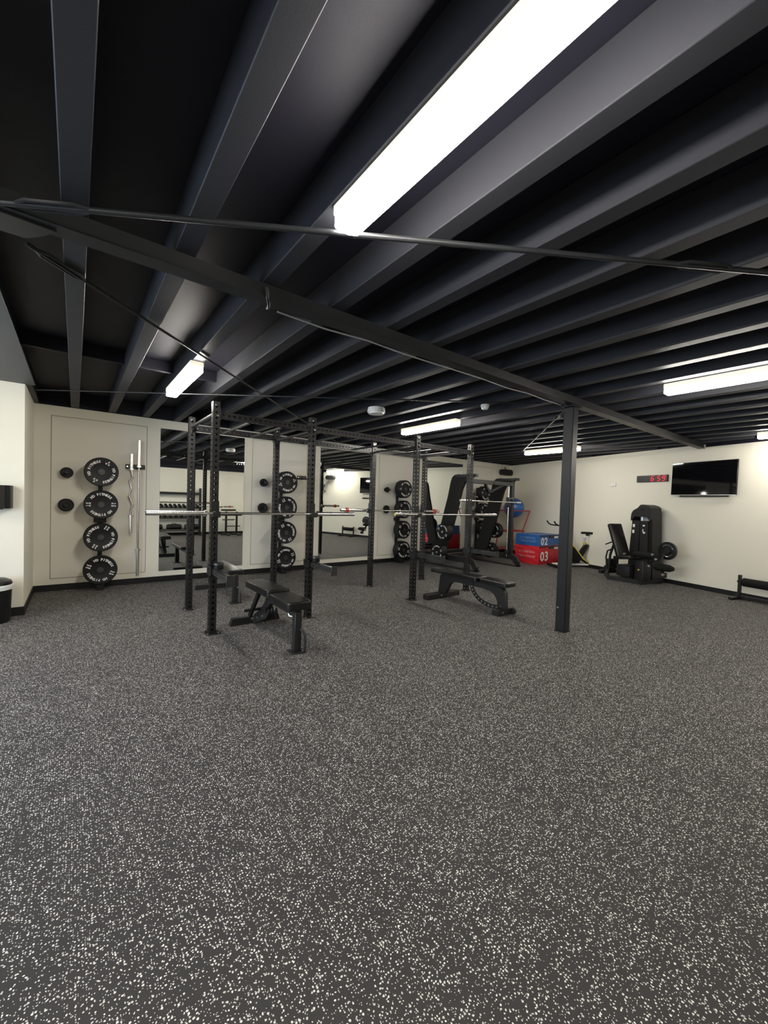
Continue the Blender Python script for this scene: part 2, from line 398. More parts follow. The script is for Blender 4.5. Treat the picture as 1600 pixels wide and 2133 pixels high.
# wall panels on the back wall, with their joint lines
PANELS = [(-0.295, 0.975), (2.83, 4.02), (6.03, 7.20), (9.30, 10.50)]
for x0, x1 in PANELS:
    z0, z1 = 0.195, 2.715
    ob('panel', MB().bb(x0, x1, YB - 0.008, YB, z0, z1, 0.003), 'panel', WB)
    j = MB(); t = 0.009
    j.bb(x0 - t, x0, YB - 0.003, YB, z0 - t, z1 + t); j.bb(x1, x1 + t, YB - 0.003, YB, z0 - t, z1 + t)
    j.bb(x0, x1, YB - 0.003, YB, z0 - t, z0); j.bb(x0, x1, YB - 0.003, YB, z1, z1 + t)
    ob('panel_joint', j, 'joint', WB)

# mirrors
for (x0, x1), lab in zip([(1.185, 2.66), (4.36, 5.86), (7.58, 9.10)],
        ['tall frameless wall mirror between first and second weight racks', 'tall frameless wall mirror between second and third weight racks', 'tall frameless wall mirror beside the cable machine, farthest from the left']):
    t = thing('wall_mirror', lab, 'mirror', ((x0 + x1) / 2, YB, 0.19), 0, 'mirrors on the back wall')
    hw = (x1 - x0) / 2
    ob('mirror_glass', MB().bb(-hw, hw, -0.0085, -0.004, 0, 2.53), 'mirror', t)
    ob('backing', MB().bb(-hw - 0.001, hw + 0.001, -0.004, 0, -0.001, 2.531), 'mirror_edge', t)

# steel beam, column, bracing
t = thing('steel_beam', 'long dark steel beam crossing under the ceiling joists', 'beam', (0, 2.51, 2.787))
bm_ = MB().bb(XL, wx(2.45) - 0.02, -0.055, 0.055, 0, 0.012).bb(XL, wx(2.45) - 0.02, -0.035, 0.035, 0.012, 0.093)
ob('girder', bm_, 'steel', t)
ob('gusset_plate', MB().prism([(-0.62, 2.66), (-0.20, 2.66), (-0.13, 2.58), (-0.08, 2.50), (-0.62, 2.46)], 'z', 0, 0.01), 'steel', t, (0, -2.51, -0.012))
ob('hook', MB().tube([(0.92, -0.075, 0.05), (0.93, -0.06, -0.005), (0.955, -0.02, -0.02), (0.97, 0.03, -0.02), (0.975, 0.06, -0.01), (0.975, 0.075, 0.03)], 0.011, 8), 'steel', t)
cab = [(1.05 + 0.36 * k, 0.075 + 0.012 * math.sin(k * 2.1), -0.004 - 0.006 * (k % 2)) for k in range(11)]
ob('cable', MB().tube(cab, 0.006, 6), 'wire', t)
t = thing('steel_column', 'dark square steel column standing alone in front of the boxes', 'column', (4.843, 2.563, 0))
ob('shaft', MB().bb(-0.063, 0.063, -0.063, 0.063, 0.012, 2.775, 0.008), 'steel', t)
ob('base_plate', MB().bb(-0.066, 0.066, -0.066, 0.066, 0, 0.012), 'steel', t)
ob('cap_plate', MB().bb(-0.10, 0.10, -0.075, 0.075, 2.775, 2.787), 'steel', t)
ob('bolt', MB().cyl((-0.063, 0.03, 0.30), (-0.069, 0.03, 0.30), 0.010, 8), 'bolt', t)
def brace(a, b, r, lab, turn=()):
    a, b = Vector(a), Vector(b); t = thing('brace_rod', lab, 'rod', a)
    d = b - a
    ob('rod', MB().cyl((0, 0, 0), d, r, 10), 'steel', t)
    for f in turn:
        u = d.normalized(); p = d * f; s_ = u.cross(Vector((0, 0, 1))).normalized()
        m_ = MB().tube([p - u * 0.16, p - u * 0.10 + s_ * 0.028, p + u * 0.10 + s_ * 0.028, p + u * 0.16], 0.009, 6)
        m_.tube([p - u * 0.16, p - u * 0.10 - s_ * 0.028, p + u * 0.10 - s_ * 0.028, p + u * 0.16], 0.009, 6)
        ob('turnbuckle', m_, 'steel', t)
    return t
brace((-0.30, 2.445, 2.785), (4.50, -0.592, 2.785), 0.0135, 'thick painted brace rod running diagonally behind the large light', (0.045, 0.585))
brace((-0.22, 2.90, 2.862), (4.68, 7.90, 2.862), 0.011, 'thin brace rod crossing from the beam end toward the racks', (0.03,))
brace((-0.405, 6.80, 2.835), (4.60, 2.84, 2.835), 0.009, 'thin brace rod from the far left corner to the column top')
brace((5.00, 2.66, 2.862), (8.60, 5.75, 2.862), 0.011, 'thin brace rod from the column toward the far light', (0.16,))

# ceiling lights
def light(x, y0, y1, lab, z0=2.775, lamp='lamp'):
    t = thing('ceiling_light', lab, 'light', (x, (y0 + y1) / 2, z0), 0, 'fluorescent batten lights')
    h = (y1 - y0) / 2
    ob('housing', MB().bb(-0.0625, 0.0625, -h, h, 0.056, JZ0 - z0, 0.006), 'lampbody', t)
    ob('diffuser', MB().bb(-0.058, 0.058, -h + 0.004, h - 0.004, 0.0, 0.056, 0.008), lamp, t)
light(0.975, 0.28, 1.63, 'large glowing batten light overhead, nearest of the lights')
light(0.945, 4.325, 5.665, 'short glowing batten light hanging before the left wall panel')
light(4.742, 4.325, 5.645, 'glowing batten light above the right end of the rack')
light(4.975, 0.28, 1.61, 'glowing batten light cut by the right edge above the television')
light(8.60, 4.33, 5.64, 'glowing batten light partly hidden behind the steel column', lamp='lamp_dimmed')
light(8.96, 0.25, 1.54, 'small glimpse of lit batten light at far right edge', lamp='lamp_dimmed')
light(-2.90, 4.325, 5.665, 'batten light outside the left edge, by the corner wall')
light(-2.90, 0.28, 1.63, 'batten light outside the left edge, by the window')

# ceiling devices
t = thing('emergency_light', 'round white emergency light under the joists, larger of the two ceiling discs', 'ceiling fixture', (3.395, 4.66, 2.79))
ob('base', MB().lathe([(0.0, 0.09), (0.118, 0.09), (0.125, 0.06), (0.128, 0.025), (0.112, 0.02)], 28), 'whiteplastic', t)
ob('lens', MB().lathe([(0.112, 0.02), (0.108, 0.004), (0.09, 0.0), (0.0, 0.0)], 28), 'whiteplastic', t)
t = thing('smoke_detector', 'small white smoke detector on a joist near the column', 'smoke detector', (4.318, 3.47, 2.815))
ob('base', MB().lathe([(0.0, 0.065), (0.055, 0.065), (0.058, 0.04), (0.05, 0.036)], 20), 'whiteplastic', t)
ob('sensor_head', MB().lathe([(0.05, 0.036), (0.044, 0.012), (0.03, 0.0), (0.0, 0.0)], 20), 'whiteplastic', t)

# ================================================================== RACK RIG
RX = [1.24, 2.44, 4.28, 5.565]; RYF, RYR = 4.75, 5.92; UH = 2.605; UW = 0.076
rig = thing('squat_rack_rig', 'black double squat rack rig with perforated uprights bolted to the floor', 'rack', (0, 0, 0))
up_me = hole_tube(UH - 0.008, UW, UW, 0.061, 0.0142, 0.036).me('upright'); up_me.materials.append(M['powder'])
fp = MB().bb(-0.075, 0.075, -0.085, 0.085, 0, 0.008, 0.002)
fp_me = fp.me('foot_plate'); fp_me.materials.append(M['powder'])
bt = MB()
for x in (-0.058, 0.058):
    for y in (-0.068, 0.068): bt.cyl((x, y, 0.008), (x, y, 0.020), 0.010, 8)
bt_me = bt.me('floor_bolt'); bt_me.materials.append(M['bolt'])
cp_me = MB().cyl((-0.012, -UW / 2 - 0.002, UH - 0.05), (-0.012, -UW / 2 - 0.010, UH - 0.05), 0.010, 8).cyl((0.012, -UW / 2, UH - 0.165), (0.012, -UW / 2 - 0.010, UH - 0.165), 0.010, 8).me('cap_bolt'); cp_me.materials.append(M['bolt'])
for yy in (RYF, RYR):
    for x in RX:
        u = ob('upright', up_me, None, rig, (x, yy, 0.008))
        f_ = ob('foot_plate', fp_me, None, u, (0, 0, -0.008)); ob('floor_bolt', bt_me, None, u, (0, 0, -0.008)); ob('top_bolt', cp_me, None, u)
BZ = 2.465
for yy in (RYF, RYR):
    for a, b in zip(RX[:-1], RX[1:]):
        L = b - a - UW
        ob('crossbeam', hole_tube(L, UW, 0.05, 0.061, 0.0125, 0.04).xf(TO_X), 'powder', rig, (a + UW / 2, yy, BZ))
        for xx in (a + UW / 2 + 0.004, b - UW / 2 - 0.004): ob('end_flange', MB().bb(xx - 0.004, xx + 0.004, yy - 0.04, yy + 0.04, BZ - 0.065, BZ + 0.065), 'powder', rig)
for x in (1.24, 1.64, 2.04, 2.44, 2.90, 3.82, 4.28, 4.72, 5.12, 5.565):
    ya, yb = (RYF + 0.035, RYR - 0.035)
    z = BZ + 0.012 if x in (1.24, 5.565) else BZ - 0.03
    ob('pull_up_bar', MB().cyl((x, ya, z), (x, yb, z), 0.021 if x in (1.24,) else 0.017, 12), 'powder2', rig)
for yy, sg in ((RYR - 0.04, -1), (RYF + 0.04, 1)):
    ob('gusset', MB().prism([(yy, BZ - 0.075), (yy, BZ + 0.055), (yy + sg * 0.085, BZ + 0.012)], 'x', 1.24 - 0.004, 1.24 + 0.004), 'powder', rig)
# j cups
def jcup(x, yy, z, sgn):
    m_ = MB().bb(-0.041, 0.041, 0, 0.010, -0.06, 0.13, 0.002)
    m_.bb(-0.041, 0.041, 0.010, 0.085, -0.052, -0.030, 0.003).bb(-0.041, 0.041, 0.075, 0.090, -0.052, 0.012, 0.003)
    if sgn < 0: m_.xf(Matrix.Rotation(math.pi, 4, 'Z'))
    o = ob('j_cup', m_, 'powder', rig, (x, yy + sgn * UW / 2, z))
    l_ = MB().bb(-0.043, 0.043, 0.012, 0.075, -0.030, -0.022).bb(-0.043, 0.043, 0.0102, 0.0145, -0.03, 0.122, 0.001)
    if sgn < 0: l_.xf(Matrix.Rotation(math.pi, 4, 'Z'))
    ob('cup_liner', l_, 'plastic', o)
BARZ = 1.362
for x in RX: jcup(x, RYF, BARZ + 0.008, -1)
for x in RX[2:]: jcup(x, RYR, BARZ + 0.022, 1)
# spotter arms
def spotter(x, z, L=0.60):
    h = hole_tube(L, 0.058, 0.058, 0.0508, 0.0095, 0.045, faces='xX').xf(TO_Y)
    h.xf(Matrix.Rotation(math.pi, 4, 'Z'))
    a = ob('spotter_arm', h, 'powder2', rig, (x, RYF - UW / 2 - 0.005, z))
    ob('arm_end', MB().bb(-0.041, 0.041, -L - 0.014, -L, -0.060, 0.052, 0.004), 'powder2', a)
    ob('arm_pad', MB().bb(-0.028, 0.028, -L, -0.03, 0.029, 0.037, 0.002), 'plastic', a)
    s_ = MB()
    for xx in (-0.043, 0.043): s_.bb(xx - 0.004, xx + 0.004, -0.055, UW + 0.03, -0.045, 0.055, 0.001)
    s_.bb(-0.047, 0.047, -0.004, 0.004, -0.09, 0.075)
    s_.cyl((-0.06, UW * 0.5, 0.028), (0.06, UW * 0.5, 0.028), 0.008, 8)
    ob('arm_bracket', s_, 'powder', a)
for x in RX: spotter(x, 0.71 if x < 3 else 0.725)

# ---- barbells
def barbell(x0, x1, y, z, lab, group, collars=None, sleeve=0.56, tip=None, mirror_side=False):
    cx = (x0 + x1) / 2; h = (x1 - x0) / 2
    t = thing('barbell', lab, 'barbell', (cx, y, z), 0, group)
    ob('bar_shaft', MB().cyl((-h + sleeve, 0, 0), (h - sleeve, 0, 0), 0.0145, 14), 'chrome', t)
    for sg in (-1, 1):
        sl = MB().cyl((sg * (h - sleeve), 0, 0), (sg * h, 0, 0), 0.0255, 18)
        sv = ob('sleeve', sl, 'chrome', t)
        ob('shoulder', MB().cyl((sg * (h - sleeve) - 0.012, 0, 0), (sg * (h - sleeve) + 0.014, 0, 0), 0.037, 18), 'chrome', sv)
        ob('end_cap', MB().cyl((sg * h, 0, 0), (sg * (h + 0.004), 0, 0), 0.022, 16), tip if (tip and sg < 0) else 'plastic', sv)
        if collars: ob('collar', MB().lathe([(0.027, -0.022), (0.045, -0.022), (0.045, 0.022), (0.027, 0.022)], 18, 'x', (sg * (h - 0.13), 0, 0), True), collars, t)
    return t
barbell(0.565, 3.06, 4.655, BARZ, 'chrome barbell racked across the near left squat rack', 'barbells on the rig')
barbell(3.80, 6.22, 4.655, BARZ + 0.003, 'chrome barbell with yellow end cap racked on the right squat rack', 'barbells on the rig', tip='yellow')
barbell(3.68, 6.10, 6.02, BARZ + 0.016, 'chrome barbell with red collars on the rear uprights', 'barbells on the rig', collars='redcollar')

# collar weights lying on the two left spotter arms
for k, (x, y, lab) in enumerate(((1.262, 4.60, 'black round clamp collar sitting on the leftmost spotter arm'), (2.462, 4.60, 'black round clamp collar sitting on the second spotter arm'))):
    t = thing('clamp_collar', lab, 'collar', (x, y, 0.747), 0, 'clamp collars on spotter arms')
    ob('ring', MB().lathe([(0.024, 0), (0.050, 0), (0.052, 0.008), (0.052, 0.030), (0.046, 0.034), (0.046, 0.040), (0.052, 0.044), (0.052, 0.066), (0.048, 0.072), (0.024, 0.072)], 22, close=True), 'plastic', t)
    ob('lever', MB().bb(-0.01, 0.01, 0.045, 0.062, 0.012, 0.06, 0.003), 'graphite', t)

# ================================================================== BENCHES
def pad(x0, x1, y0, y1, z0, z1, r=0.02, taper=0.0):
    mb = MB(); bm = bmesh.new()
    pts = [(x0 + taper, y1), (x1 - taper, y1), (x1, y0), (x0, y0)]
    vs = [bm.verts.new((p[0], p[1], z0)) for p in pts]; f = bm.faces.new(vs)
    r_ = bmesh.ops.extrude_face_region(bm, geom=[f]); 
    for e in r_['geom']:
        if isinstance(e, bmesh.types.BMVert): e.co.z = z1
    ve = [e for e in bm.edges if abs(e.verts[0].co.z - e.verts[1].co.z) > 1e-4]
    bmesh.ops.bevel(bm, geom=ve, offset=0.035, segments=4, profile=0.5, affect='EDGES')
    te = [e for e in bm.edges if e.verts[0].co.z > z1 - 1e-4 and e.verts[1].co.z > z1 - 1e-4 and len(e.link_faces) == 2 and any(abs(fc.normal.z) < 0.5 for fc in e.link_faces)]
    bm.normal_update()
    te = [e for e in bm.edges if e.verts[0].co.z > z1 - 1e-4 and e.verts[1].co.z > z1 - 1e-4]
    bmesh.ops.bevel(bm, geom=te, offset=r, segments=3, profile=0.6, affect='EDGES')
    bm.verts.index_update(); mb.add([v.co.copy() for v in bm.verts], [tuple(v.index for v in f.verts) for f in bm.faces]); bm.free(); return mb

def post_foot(t, y, front=-1):
    ob('front_post', MB().bb(-0.0375, 0.0375, y - 0.0375, y + 0.0375, 0.012, 0.42, 0.006), 'graphite', t)
    b_ = ob('post_base', MB().bb(-0.075, 0.075, y - 0.07, y + 0.07, 0, 0.012, 0.003), 'graphite', t)
    ob('base_bolt', MB().cyl((0.055, y - 0.045, 0.012), (0.055, y - 0.045, 0.026), 0.011, 8).cyl((0.055, y + 0.045, 0.012), (0.055, y + 0.045, 0.026), 0.011, 8), 'bolt', b_)
    hp = [(0.02, y - 0.036, 0.235), (0.04, y - 0.06, 0.225), (0.052, y - 0.075, 0.19), (0.056, y - 0.078, 0.14), (0.056, y - 0.074, 0.06), (0.056, y - 0.06, 0.012)]
    ob('carry_handle', MB().tube(hp, 0.0135, 10), 'powder2', t)

# bench 1: adjustable, in front of the left rack
t = thing('adjustable_bench', 'black adjustable weight bench with laddered support in the left rack', 'bench', (1.79, 0, 0), 0)
post_foot(t, 3.71)
ob('seat_pad', pad(-0.125, 0.135, 3.65, 4.155, 0.435, 0.52, 0.018), 'vinyl', t)
ob('back_pad', pad(-0.130, 0.140, 0, 0.79, -0.04, 0.04, 0.018, 0.02), 'vinyl', t, (0, 4.18, 0.505), (R(-1.6), 0, 0))
ob('spine', MB().bb(-0.03, 0.03, 3.69, 4.42, 0.36, 0.43, 0.004), 'graphite', t)
ob('rear_leg', MB().tube([(0, 4.36, 0.39), (0, 4.60, 0.22), (0, 4.86, 0.05)], 0, sq=(0.055, 0.075)), 'graphite', t)
foot = [(-0.31, 0.0), (-0.285, 0.085), (0.285, 0.085), (0.31, 0.0)]
ob('rear_foot', MB().prism(foot, 'y', 4.855, 4.93), 'graphite', t)
for sx in (-0.105, 0.045):
    ob('prop_strut', MB().tube([(sx, 4.50, 0.45), (sx - 0.02, 4.72, 0.14)], 0, sq=(0.035, 0.045)), 'powder', t)
ob('prop_bar', MB().cyl((-0.22, 4.66, 0.225), (0.12, 4.66, 0.225), 0.017, 12), 'powder', t)
lad = [(4.36, 0.30), (4.40, 0.225)]
for k in range(5):
    y = 4.42 + 0.075 * k; z = 0.235 - 0.035 * k
    lad += [(y, z), (y + 0.03, z + 0.055), (y + 0.045, z + 0.05), (y + 0.05, z - 0.01)]
lad += [(4.86, 0.05), (4.80, 0.02), (4.40, 0.17), (4.32, 0.27)]
ob('ladder_plate', MB().prism(lad, 'x', -0.055, -0.045), 'graphite', t)
ob('ladder_plate', MB().prism(lad, 'x', 0.045, 0.055), 'graphite', t)
bl = MB()
for y, z in ((4.84, 0.06), (4.80, 0.075), (4.66, 0.12), (4.50, 0.18)): bl.cyl((-0.056, y, z), (-0.066, y, z), 0.014, 10)
bl.cyl((-0.235, 4.66, 0.225), (-0.22, 4.66, 0.225), 0.018, 12)
ob('bolt', bl, 'bolt', t)
ob('pull_pin', MB().tube([(0.03, 4.02, 0.36), (0.03, 3.96, 0.30), (0.07, 3.90, 0.30), (0.07, 3.86, 0.34)], 0.007, 8), 'bolt', t)

# bench 3: flat bench behind the rack, against the mirror
t = thing('flat_bench', 'flat black bench behind the left rack, nearest the first mirror', 'bench', (1.865, 0, 0), 0)
post_foot(t, 5.93)
ob('bench_pad', pad(-0.13, 0.13, 5.93, 7.02, 0.415, 0.478, 0.018), 'vinyl', t)
ob('spine', MB().bb(-0.03, 0.03, 5.95, 7.06, 0.35, 0.415, 0.004), 'graphite', t)
ob('rear_post', MB().bb(-0.0375, 0.0375, 7.04, 7.115, 0.07, 0.39, 0.005), 'graphite', t)
ob('rear_foot', MB().prism([(-0.29, 0.0), (-0.27, 0.075), (0.27, 0.075), (0.29, 0.0)], 'y', 7.04, 7.115), 'graphite', t)

# bench 2: arched frame bench in the right rack
t = thing('incline_bench', 'black incline bench with curved hole-punched arc in the right rack', 'bench', (4.85, 0, 0), 0)
prof = [(4.70, 0.075), (4.665, 0.36), (4.62, 0.385), (3.52, 0.385), (3.44, 0.36), (3.40, 0.30), (3.385, 0.075), (3.50, 0.075), (3.535, 0.19), (3.58, 0.255), (3.66, 0.29), (3.80, 0.305), (4.30, 0.305), (4.41, 0.285), (4.46, 0.24), (4.55, 0.075)]
ob('arched_frame', MB().prism(prof, 'x', -0.036, 0.036), 'graphite', t)
ob('front_foot', MB().bb(-0.185, 0.19, 3.385, 3.50, 0, 0.085, 0.006), 'graphite', t)
ob('rear_foot', MB().bb(-0.40, 0.35, 4.57, 4.68, 0, 0.085, 0.006), 'graphite', t)
ob('seat_pad', pad(-0.125, 0.125, 3.32, 3.80, 0.405, 0.465, 0.018), 'vinyl', t)
ob('back_pad', pad(-0.135, 0.135, 3.835, 4.83, 0.405, 0.465, 0.018, 0.02), 'vinyl', t)
ob('pad_carrier', MB().bb(-0.05, 0.05, 3.40, 3.78, 0.385, 0.405).bb(-0.05, 0.05, 3.86, 4.72, 0.385, 0.405), 'graphite', t)
arc = []; a0, a1 = 200, 285
for k in range(13): q = R(a0 + (a1 - a0) * k / 12); arc.append((3.92 - 0.40 * math.cos(q) * 0 + 0.0, 0))
arc = [(3.60 - 0.0 + 0.42 * math.cos(R(10 - 122 * k / 12)), 0.40 + 0.30 * math.sin(R(10 - 122 * k / 12)) * 1.0) for k in range(13)]
arc = [(y, z - 0.05) for y, z in arc]
inner = [(3.60 + 0.355 * math.cos(R(10 - 122 * k / 12)), 0.35 + 0.235 * math.sin(R(10 - 122 * k / 12))) for k in range(13)]
ob('adjustment_arc', MB().prism(arc + inner[::-1], 'x', -0.052, -0.040), 'graphite', t)
ab = MB()
for k in range(2, 12):
    y = 3.60 + 0.388 * math.cos(R(10 - 122 * k / 12)); z = 0.35 + 0.268 * math.sin(R(10 - 122 * k / 12)); ab.cyl((-0.053, y, z), (-0.0525, y, z), 0.011, 8)
ob('arc_hole', ab, 'bolt', t)
bl = MB()
for y, z in ((4.66, 0.05), (4.59, 0.045), (3.43, 0.045), (3.46, 0.11)):
    bl.cyl((-0.037 if z > 0.09 else -0.09, y - 0.0 if z > 0.09 else (3.385 if y < 4 else 4.57), z), (-0.047 if z > 0.09 else -0.09, y if z > 0.09 else (3.375 if y < 4 else 4.56), z), 0.012, 8)
ob('bolt', bl, 'bolt', t)
ob('transport_wheel', MB().lathe([(0.0, -0.02), (0.04, -0.02), (0.045, 0.0), (0.04, 0.02), (0.0, 0.02)], 18, 'x', (0.12, 3.36, 0.045)), 'rubber', t)

# ================================================================== PLATES AND STORAGE
def plate_mesh(r, th, hub=True):
    prof = [(0.027, 0), (0.05, 0), (0.052, 0.006), (r * 0.52, 0.006), (r * 0.56, 0.002), (r * 0.90, 0.002), (r * 0.955, 0.0), (r, 0.010), (r, th - 0.010), (r * 0.955, th), (r * 0.90, th - 0.002), (r * 0.56, th - 0.002), (r * 0.52, th - 0.006), (0.052, th - 0.006), (0.05, th), (0.027, th)]
    return MB().lathe(prof, 44, 'y', close=True).me('tyre', 35)
PR = 0.226
PLATE_ME = plate_mesh(PR, 0.085); PLATE_ME.materials.append(M['rubber'])
HUB_ME = MB().lathe([(0.0262, -0.001), (0.045, -0.001), (0.046, 0.004), (0.046, 0.08), (0.045, 0.086), (0.0262, 0.086)], 24, 'y', close=True).me('hub'); HUB_ME.materials.append(M['iron'])
def letters(num, rot, r=PR, name='HD FITNESS'):
    mb = MB(); pl = lambda x, y, d: Vector((x, -0.0002 - d * 0.4 + 0.0015, y))
    s_ = 0.049 * r / 0.226
    for base in (0, 180):
        text_arc(mb, name, s_, r * 0.645, rot + base - 54, rot + base + 54, pl, 0.05)
        text_arc(mb, num, s_ * 0.80, r * 0.735, rot + base + 90 - 6 * len(num), rot + base + 90 + 6 * len(num), pl, 0.05)
        text_arc(mb, 'KG', s_ * 0.72, r * 0.595, rot + base + 90 - 13, rot + base + 90 + 13, pl, 0.05)
    me = mb.me('lettering', 0); me.materials.append(M['white']); return me
def plate(loc, rz, num, rot, lab, group, text=True, sc=1.0):
    t = thing('weight_plate', lab, 'weight plate', loc, rz, group)
    a = ob('tyre', PLATE_ME, None, t); b = ob('hub', HUB_ME, None, t)
    if text: ob('lettering', letters(num, rot), None, t)
    if sc != 1.0: t.scale = (sc, 1, sc)
    return t
TOW = [(0.326, 'leftmost'), (3.43, 'second'), (6.60, 'third'), (9.775, 'fourth')]
PZ = [1.878, 1.366, 0.851, 0.336]
ROW = ['top', 'upper middle', 'lower middle', 'bottom']
NUM = ['5', '15', '20', '25']
ROTS = [[-58, 0, -62, 22], [-18, 62, 60, -22], [0, 40, 30, 15], [10, 35, 0, 0]]
WORD = ['left', 'second', 'third', 'far right']
WHERE = ['first plate rack', 'second plate rack', 'third plate rack', 'fourth plate rack']
PLACE = ['panel by the corner wall', 'panel between first and second mirror', 'panel between second and third mirror', 'last panel behind the smith machine']
for i, (tx, nm) in enumerate(TOW):
    ty = YB - 0.010
    t = thing('plate_rack', '%s: black four peg storage rail on the %s' % (WHERE[i], PLACE[i]), 'plate rack', (tx, ty, 0), 0, 'wall plate racks')
    ob('rail', MB().bb(-0.03, 0.03, -0.05, 0, 0.10, 2.06, 0.004), 'powder', t)
    ob('bracket', MB().bb(-0.085, 0.085, -0.055, -0.002, 1.065, 1.145, 0.004), 'powder', t)
    ob('foot', MB().bb(-0.05, 0.05, -0.30, 0.0, -0.0, 0.10, 0.004), 'powder', t)
    for z in PZ: ob('peg', MB().cyl((0, -0.05, z), (0, -0.352, z), 0.024, 16), 'iron', t)
    for k, z in enumerate(PZ):
        word = 'black bumper plate lettered HD FITNESS %s, %s peg of %s' % (NUM[k], ROW[k], WHERE[i])
        plate((tx, 7.70, z), 0, NUM[k], ROTS[i][k], word, 'bumper plates on the wall racks')
        if i > 0: plate((tx, 7.788, z), 0, NUM[k], 0, 'black bumper plate behind the lettered one, %s peg of %s' % (ROW[k], WHERE[i]), 'rear bumper plates on the wall racks', text=False)
# small plates with pegs
def small_plate(x, z, r, lab, th=0.032, hexa=False):
    pg = thing('plate_peg', 'short black peg holding the %s' % lab, 'peg', (x, YB - 0.008, z), 0, 'short plate pegs')
    ob('rosette', MB().cyl((0, 0, 0), (0, -0.012, 0), 0.045, 18), 'powder', pg)
    ob('peg', MB().cyl((0, -0.012, 0), (0, -0.20, 0), 0.0235, 16), 'powder', pg)
    t = thing('change_plate', lab, 'weight plate', (x, YB - 0.105, z), 0, 'small change plates')
    n = 6 if hexa else 30
    prof = [(0.026, 0), (0.045, 0), (0.047, 0.006), (r * 0.75, 0.006), (r * 0.82, 0), (r * 0.96, 0), (r, 0.006), (r, th - 0.004), (r * 0.96, th), (0.026, th)]
    ob('disc', MB().lathe(prof, n, 'y', close=True), 'rubber', t)
    rim = MB().lathe([(r * 0.62, 0.004), (r * 0.70, 0.003), (r * 0.70, 0.0062), (r * 0.62, 0.0062)], n, 'y', close=True)
    ob('rim_band', rim, 'powder2', t)
for x, z, r, lab in ((-0.106, 1.848, 0.083, 'small black change plate high on the corner panel'), (-0.111, 1.344, 0.101, 'small black change plate lower on the corner panel'),
                (3.032, 1.858, 0.080, 'small dark change plate high on second wall panel'), (3.024, 1.345, 0.10, 'small black change plate lower on second wall panel'),
                (6.226, 1.851, 0.066, 'small black change plate high on third wall panel'), (6.214, 1.356, 0.10, 'small black change plate lower on third wall panel'),
                (9.40, 1.86, 0.08, 'small black change plate high on farthest wall panel'), (9.40, 1.35, 0.10, 'small black change plate lower on farthest wall panel')):
    small_plate(x, z, r, lab)

# bar holders and hanging bars
def holder(x0, x1, z, lab):
    t = thing('bar_holder', lab, 'bar holder', ((x0 + x1) / 2, YB - 0.008, z), 0, 'wall bar holders')
    h = (x1 - x0) / 2
    ob('back_plate', MB().bb(-h, h, -0.008, 0, -0.04, 0.04, 0.003), 'powder', t)
    for sx in (-h * 0.40, h * 0.42):
        f = MB()
        for dx in (-0.034, 0.034): f.bb(sx + dx - 0.012, sx + dx + 0.012, -0.10, -0.008, -0.035, -0.015, 0.003)
        f.bb(sx - 0.046, sx + 0.046, -0.03, -0.008, -0.035, -0.015, 0.002)
        ob('fork', f, 'powder', t)
    ob('bolt', MB().cyl((-h + 0.03, -0.008, 0), (-h + 0.03, -0.016, 0), 0.013, 8), 'bolt', t)
holder(0.665, 0.955, 2.01, 'black bar holder bracket gripping two hanging bars on the left panel')
holder(3.80, 4.02, 2.015, 'empty black bar holder bracket beside the second plate rack')
t = thing('straight_barbell', 'long chrome barbell hanging upright from the left bar holder', 'barbell', (0.856, YB - 0.075, 0.150))
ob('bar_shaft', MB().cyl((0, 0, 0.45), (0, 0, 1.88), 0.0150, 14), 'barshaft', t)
for a, b, sh in ((0.0, 0.45, 0.45), (1.86, 2.31, 1.865)):
    s_ = ob('sleeve', MB().cyl((0, 0, a), (0, 0, b), 0.026, 18), 'chrome', t)
    ob('shoulder', MB().cyl((0, 0, sh - 0.014), (0, 0, sh + 0.012), 0.040, 18), 'chrome', s_)
t = thing('curl_bar', 'zigzag chrome curl bar hanging upright from the left bar holder', 'curl bar', (0.748, YB - 0.075, 0.885))
wav = [(0, 0.30), (0.0, 0.42), (0.035, 0.50), (-0.005, 0.60), (-0.042, 0.68), (-0.02, 0.76), (0.012, 0.84), (-0.012, 0.90), (-0.035, 0.99), (0.026, 1.07), (0.02, 1.12), (0.0, 1.20), (0.0, 1.26)]
wav = [(x * 0.72, z) for x, z in wav]
wav = [(x, 0.30 + (z - 0.30) * 0.80 / 0.96) for x, z in wav]
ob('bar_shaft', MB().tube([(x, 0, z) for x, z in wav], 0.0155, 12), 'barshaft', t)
for a, b, sh in ((0.0, 0.30, 0.29), (1.06, 1.335, 1.085)):
    s_ = ob('sleeve', MB().cyl((0, 0, a), (0, 0, b), 0.026, 18), 'chrome', t)
    ob('shoulder', MB().cyl((0, 0, sh - 0.012), (0, 0, sh + 0.012), 0.042, 18), 'chrome', s_)

